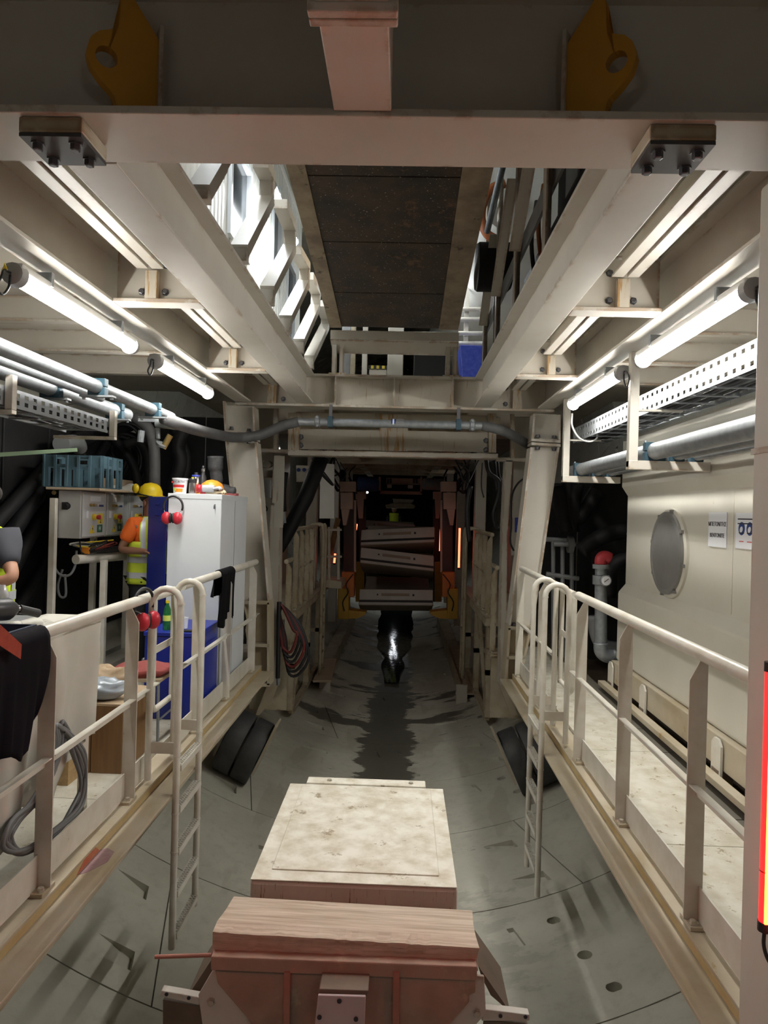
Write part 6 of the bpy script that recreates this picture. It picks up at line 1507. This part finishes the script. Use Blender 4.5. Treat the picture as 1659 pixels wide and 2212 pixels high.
# red light strips far away
for i, (px, y0, y1, yy) in enumerate(((991, 1141, 1226, 13.6), (950, 1137, 1190, 17.8), (722, 1196, 1216, 13.8), (769, 1132, 1145, 18.0))):
    t = thing('far_led_strip', ['long red light strip beside the tank side lifting column', 'shorter red light strip on the rear tank side column', 'short red light strip beside the locker side lifting column', 'tiny red light strip on the rear locker side column'][i], 'light strip', P(px, y1, y=yy), 'red light strips on the crane')
    MB().tube([P(px, y1, y=yy), P(px+2, y0, y=yy)], .02, 10).build('light_tube', 'led_red_far', t, smooth='auto')
    MB().tube([P(px, y1+4, y=yy), P(px, y1, y=yy)], .024, 10).build('end_cap', 'black_plastic', t, smooth='auto')
# ---------------------------------------------------------------- concrete segment stack
def segment(yn, zmid, tilt, xm, label, w_=1.5, halfang=30.0, pitch=0):
    t = thing('concrete_segment', label, 'concrete segment', (xm, yn+2.1, zmid-.7), 'concrete lining segments stacked on the crane')
    Ri, Ro = 4.2, 4.53; th0 = math.radians(halfang); yc_ = yn + math.sin(th0)*Ri
    zc_ = zmid + math.cos(th0)*(Ri+Ro)/2
    ct_, st_ = math.cos(tilt), math.sin(tilt)
    def pt(u, a, r):
        x = (u-.5)*w_; z = zc_ - r*math.cos(a); y = yc_ + r*math.sin(a)
        dz = z-zmid; return V(xm + x*ct_ - dz*st_*0, y, z + x*st_*(1 if a < 0 else .2))
    n = 20; mb = MB()
    loops = []
    for k in range(n+1):
        a = -th0+2*th0*k/n; loops.append([pt(0, a, Ri), pt(1, a, Ri), pt(1, a, Ro), pt(0, a, Ro)])
    for l_ in loops: mb.v += l_
    for k in range(n):
        for j in range(4): mb.f.append((k*4+j, k*4+(j+1) % 4, (k+1)*4+(j+1) % 4, (k+1)*4+j))
    mb.f += [(0, 1, 2, 3), tuple(n*4+j for j in range(4))]
    mb.build('body', 'seg_body', t, bevel=.02)
    # end face dressing: pale face, gasket groove, slot, sockets
    e = -th0; nrm = V(0, -math.cos(e), math.sin(e)*-1*-1)
    def quad(u0, u1, f0, f1, off, nme, m_):
        pts = [pt(u0, e, Ri+(Ro-Ri)*f0), pt(u1, e, Ri+(Ro-Ri)*f0), pt(u1, e, Ri+(Ro-Ri)*f1), pt(u0, e, Ri+(Ro-Ri)*f1)]
        nn = (pts[1]-pts[0]).cross(pts[3]-pts[0]).normalized()
        if nn.y > 0: nn = -nn
        MB().prism([p+nn*off for p in pts], nn*.012).build(nme, m_, t)
    quad(.01, .99, .02, .66, .001, 'joint_face', 'seg_face'); quad(.005, .995, .68, .80, .001, 'gasket', 'gasket'); quad(.01, .99, .82, .97, .001, 'lower_face', 'seg_face')
    quad(.30, .68, .26, .42, .0135, 'slot', 'seg_body'); quad(.24, .26, .30, .38, .0135, 'socket', 'gasket'); quad(.72, .745, .30, .42, .0135, 'socket', 'gasket')
    return t
def zat(px, py, yy): return P(px, py, y=yy).z
xs_ = P(858, 1200, y=14.4).x
segment(14.4, zat(858, 1290, 14.4), math.radians(1.2), xs_, 'lowest grey concrete segment of the stack, just above the water', halfang=20)
segment(14.4, zat(858, 1208, 14.4), math.radians(-5.0), xs_, 'middle concrete segment of the stack, tilted down towards the tank side', halfang=20)
segment(14.4, zat(858, 1158, 14.4), math.radians(4.0), xs_, 'top concrete segment of the stack, tilted up towards the tank side', halfang=20)
segment(19.6, zat(840, 1140, 19.6), math.radians(-4), P(838, 1140, y=19.6).x, 'concrete segment of a second stack behind the first', halfang=18)
# water lying in the invert
wm = MB().grid(lambda u, v: (CX+(2*u-1)*min(.75, .10+.075*16*v+.05*math.sin(31*v)+.04*math.sin(57*v+2)), 14.2+16.8*v, -1.646+.003*math.sin(40*v+9*u)), 6, 60).build('standing_water', 'water', smooth=True); wm['kind'] = 'stuff'; wm['label'] = 'dark water lying in the tunnel invert under the segment stack'; wm['category'] = 'water'
# plank on the under-frame near the guide rail
tag(MB().hexa([P(676, 1474, y=12.2), P(715, 1474, y=12.2), P(716, 1474, y=12.2)+Z*.04, P(676, 1474, y=12.2)+Z*.04], [P(697, 1427, y=13.9), P(727, 1427, y=13.9), P(727, 1427, y=13.9)+Z*.04, P(697, 1427, y=13.9)+Z*.04]).build('plank', 'plank'), 'pale wooden plank lying beside the guide rail', 'plank')
# stair frame on the locker side, board leaning
sf = thing('stair_cage', 'cream cage platform with rails beside the lifting column', 'platform', P(720, 1290, y=13.3))
plate([(690, 1250), (738, 1256), (738, 1272), (690, 1268)], 13.2, .8, 'platform', 'cream_dirty', sf)
for px in (694, 711, 731): plate([(px-3, 1138), (px+3, 1138), (px+3, 1252), (px-3, 1252)], 13.25, .04, 'post', 'cream_steel', sf)
for py in (1142, 1200): plate([(690, py), (738, py), (738, py+5), (690, py+5)], 13.24, .04, 'rail', 'cream_steel', sf)
tag(MB().prism([P(725, 1118, y=13.6), P(736, 1121, y=13.6), P(712, 1230, y=13.9), P(700, 1226, y=13.9)], Y*.03).build('leaning_board', 'brown_wood'), 'brown board leaning on the cream cage', 'board')
tag(MB().prism([P(692, 1000, y=12.4), P(722, 1003, y=12.4), P(722, 1120, y=12.4), P(690, 1120, y=12.4)], Y*.05).build('white_panel', 'container_white'), 'pale panel behind the slanting black pipe', 'panel')
tube_lamp(CX-2.0, 10.4, 11.9, 2.75, 'added tube lamp over the next walkway, locker side', 'tube_far', group='next gantry tube lamps')  # unseen lamp, added to brighten the next gantry
tube_lamp(CX+2.0, 10.4, 11.9, 2.75, 'added tube lamp over the next walkway, tank side', 'tube_far', group='next gantry tube lamps')  # unseen twin, added for the same brightening
sg_ = thing('ppe_sign', 'small sign with three round pictograms on the cream panel', 'sign', P(658, 1025, y=10.9))
plate([(640, 1005), (676, 1006), (676, 1042), (640, 1041)], 10.9, .012, 'sign_board', 'cream_clean', sg_)
for px in (645, 657, 669): MB().lathe([(.03, 0), (.03, .004)], P(px, 1015, y=10.899), -Y, 16).build('pictogram', 'ink_blue', sg_)
# overhead crane trolley, far machinery
ct2 = thing('crane_trolley', 'pale crane trolley with slotted housing under the next gantry ceiling', 'crane', P(870, 1060, y=19))
plate([(834, 1032), (908, 1034), (908, 1046), (834, 1045)], 19, .5, 'housing', 'pink_steel', ct2, .02)
for px in (838, 844, 894, 900): plate([(px-2, 1034), (px+2, 1034), (px+2, 1044), (px-2, 1044)], 18.98, .018, 'slot', 'ink', ct2)
plate([(836, 1047), (846, 1047), (846, 1054), (836, 1054)], 18.9, .2, 'lug', 'container_white', ct2); plate([(881, 1048), (892, 1048), (892, 1055), (881, 1055)], 18.9, .2, 'lug', 'container_white', ct2)
plate([(818, 1060), (912, 1062), (912, 1068), (818, 1066)], 18.8, .5, 'cross_beam', 'pink_steel', ct2)
plate([(818, 1030), (822, 1030), (822, 1066), (818, 1066)], 18.8, .3, 'hanger', 'pink_steel', ct2); plate([(908, 1030), (912, 1030), (912, 1066), (908, 1066)], 18.8, .3, 'hanger', 'pink_steel', ct2)
ob_ = thing('vacuum_lifter', 'flat beige lifter plate hanging beyond the crane trolley', 'lifter', P(865, 1100, y=24))
plate([(832, 1090), (850, 1087), (885, 1087), (897, 1091), (896, 1098), (834, 1098)], 24, .8, 'plate', 'cream_dirty', ob_, .03)
plate([(849, 1077), (895, 1079), (890, 1087), (850, 1087)], 24.1, .6, 'top_block', 'cream_steel', ob_, .02)
fp = thing('distant_person', 'distant figure in a lime vest beyond the segment stack', 'person', P(851, 1130, y=27))
a = P(851, 1125, y=27)
MB().tube(catmull([a+V(0, 0, -.35), a+V(0, 0, -.05), a+V(0, 0, .22), a+V(0, 0, .30)]), [.17]*6+[.18]*6+[.19]*6+[.08], 12).build('torso', 'hivis', fp, smooth=True)
MB().sphere(a+V(0, 0, .42), .10, 12, 8, (1, 1, 1.2)).build('head', 'skin', fp, smooth=True)
MB().sphere(a+V(0, 0, .50), .12, 12, 8, (1, 1, .7)).build('helmet', 'container_white', fp, smooth=True)
for s_ in (-1, 1):
    MB().tube([a+V(s_*.10, 0, -.3), a+V(s_*.11, 0, -.75), a+V(s_*.11, 0, -1.15)], [.09, .07, .06], 10).build('leg', 'trousers', fp, smooth=True)
    MB().tube([a+V(s_*.22, 0, .18), a+V(s_*.27, -.02, -.08), a+V(s_*.2, -.15, -.25)], [.06, .05, .04], 10).build('arm', 'dark_shirt', fp, smooth=True)
tag(MB().box(-1.2, 1.2, 26.5, 28, .0, .155).build('far_platform', 'cream_dirty'), 'far platform under the distant figure', 'platform')
# distant clutter: barrels, boxes, cable bundles, columns
for i, (px, py, yy, r, m_, lab) in enumerate(((795, 1046, 18, .18, 'machine_blue', 'blue barrel-shaped motor hanging beside the crane'), (935, 1046, 18, .15, 'grey_steel', 'grey hose reel hanging beside the crane'))):
    c = P(px, py, y=yy); tag(MB().lathe([(r*.9, -.25), (r, -.22), (r, .22), (r*.9, .25)], c, V(1, .3, 0), 18).build('motor', m_, smooth='auto'), lab, 'motor')
q = random.Random(21)
for i in range(16):
    sg = -1 if i % 2 else 1; x0_ = CX+sg*(1.15+q.uniform(-.1, .35)); yy = 11+i*.55
    zt_ = ZG-.02; pts = [(x0_, yy, zt_)] + [(x0_+q.uniform(-.18, .18), yy+q.uniform(-.2, .3), zt_-.22*k-q.uniform(0, .1)) for k in range(1, 4)] + [(x0_+sg*.2, yy+.4, zt_-.3)]
    tag(MB().tube(catmull(pts), q.uniform(.012, .028), 7).build('hanging_cable', 'cable_black', smooth=True), 'black cable hanging in a loop under the next gantry ceiling, %s' % SIDE[sg], 'cable', 'hanging cables on the %s' % SIDE[sg])
for i, pts in enumerate(([(1050, 992), (1056, 1020), (1078, 1040), (1076, 1075), (1066, 1110), (1072, 1140), (1088, 1142)], [(1068, 995), (1072, 1040), (1076, 1060), (1090, 1066)], [(1074, 995), (1078, 1030), (1090, 1050)], [(1042, 1000), (1040, 1050), (1045, 1075)], [(1017, 1050), (1010, 1090), (1010, 1130), (1014, 1170)])):
    tag(MB().tube(catmull([P(x, y, y=10.4+.1*i) for x, y in pts]), [.03, .025, .025, .01, .035][i], 8).build('cable', 'cable_black', smooth=True), ['thick black cable drooping in a loop beside the tank side portal column', 'black cable dropping straight from the second portal beam', 'short black cable beside the straight one', 'thin cable hanging on the cream wall panel', 'thick black hose on the yellow-lit column'][i], 'cable')
tag(MB().tube(catmull([P(1138, 1030, y=8.6), P(1118, 1045, y=9.0), P(1105, 1075, y=9.2), P(1104, 1130, y=9.2), P(1102, 1170, y=9.2), P(1110, 1190, y=9.2)]), .013, 8).build('cable', 'cable_black', smooth=True), 'thin black cable running down the tank side portal column', 'cable')
tag(MB().hexa([P(1112, 1118, y=9.6), P(1122, 1118, y=9.6), P(1122, 1150, y=9.6), P(1112, 1150, y=9.6)], [P(1112, 1118, y=9.8), P(1122, 1118, y=9.8), P(1122, 1150, y=9.8), P(1112, 1150, y=9.8)]).build('blue_sign', 'blue_tarp'), 'small blue box behind the tank side portal leg', 'box')
# dark machinery behind the tank end
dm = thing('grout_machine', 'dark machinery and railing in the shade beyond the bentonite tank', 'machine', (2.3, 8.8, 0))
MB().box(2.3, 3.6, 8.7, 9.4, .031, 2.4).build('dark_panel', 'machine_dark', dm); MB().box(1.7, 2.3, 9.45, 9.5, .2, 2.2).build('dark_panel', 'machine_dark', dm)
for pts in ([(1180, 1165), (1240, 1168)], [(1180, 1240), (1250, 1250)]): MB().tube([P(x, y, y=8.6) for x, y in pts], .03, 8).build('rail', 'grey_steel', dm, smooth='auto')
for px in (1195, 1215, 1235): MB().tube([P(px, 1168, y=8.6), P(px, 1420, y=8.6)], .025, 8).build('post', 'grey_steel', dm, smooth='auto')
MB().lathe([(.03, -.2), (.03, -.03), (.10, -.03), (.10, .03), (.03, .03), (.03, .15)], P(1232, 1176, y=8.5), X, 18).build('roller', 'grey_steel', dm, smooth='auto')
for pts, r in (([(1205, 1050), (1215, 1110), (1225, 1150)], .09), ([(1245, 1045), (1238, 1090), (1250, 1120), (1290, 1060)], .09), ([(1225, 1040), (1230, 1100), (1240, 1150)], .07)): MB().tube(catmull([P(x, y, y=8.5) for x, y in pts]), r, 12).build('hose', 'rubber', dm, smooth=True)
tube_lamp(CX-.1, 24.8, 26.3, -.22, 'added tube lamp low under the far platform, for glints in the water', 'tube_low', group='next gantry tube lamps')  # hidden behind the stack, added for its reflection on the water
# far lamps of the next gantry
tube_lamp(CX-1.9, 15.5, 17.0, ZG-.3, 'lit tube lamp inside the next gantry, locker side', 'tube_far', group='next gantry tube lamps')
tube_lamp(CX+1.9, 19.5, 21.0, ZG-.3, 'lit tube lamp inside the next gantry, tank side', 'tube_far', group='next gantry tube lamps')
tube_lamp(CX-1.2, 24.5, 26.0, ZG-.5, 'lit tube lamp far down the tunnel', 'tube_far', group='next gantry tube lamps')
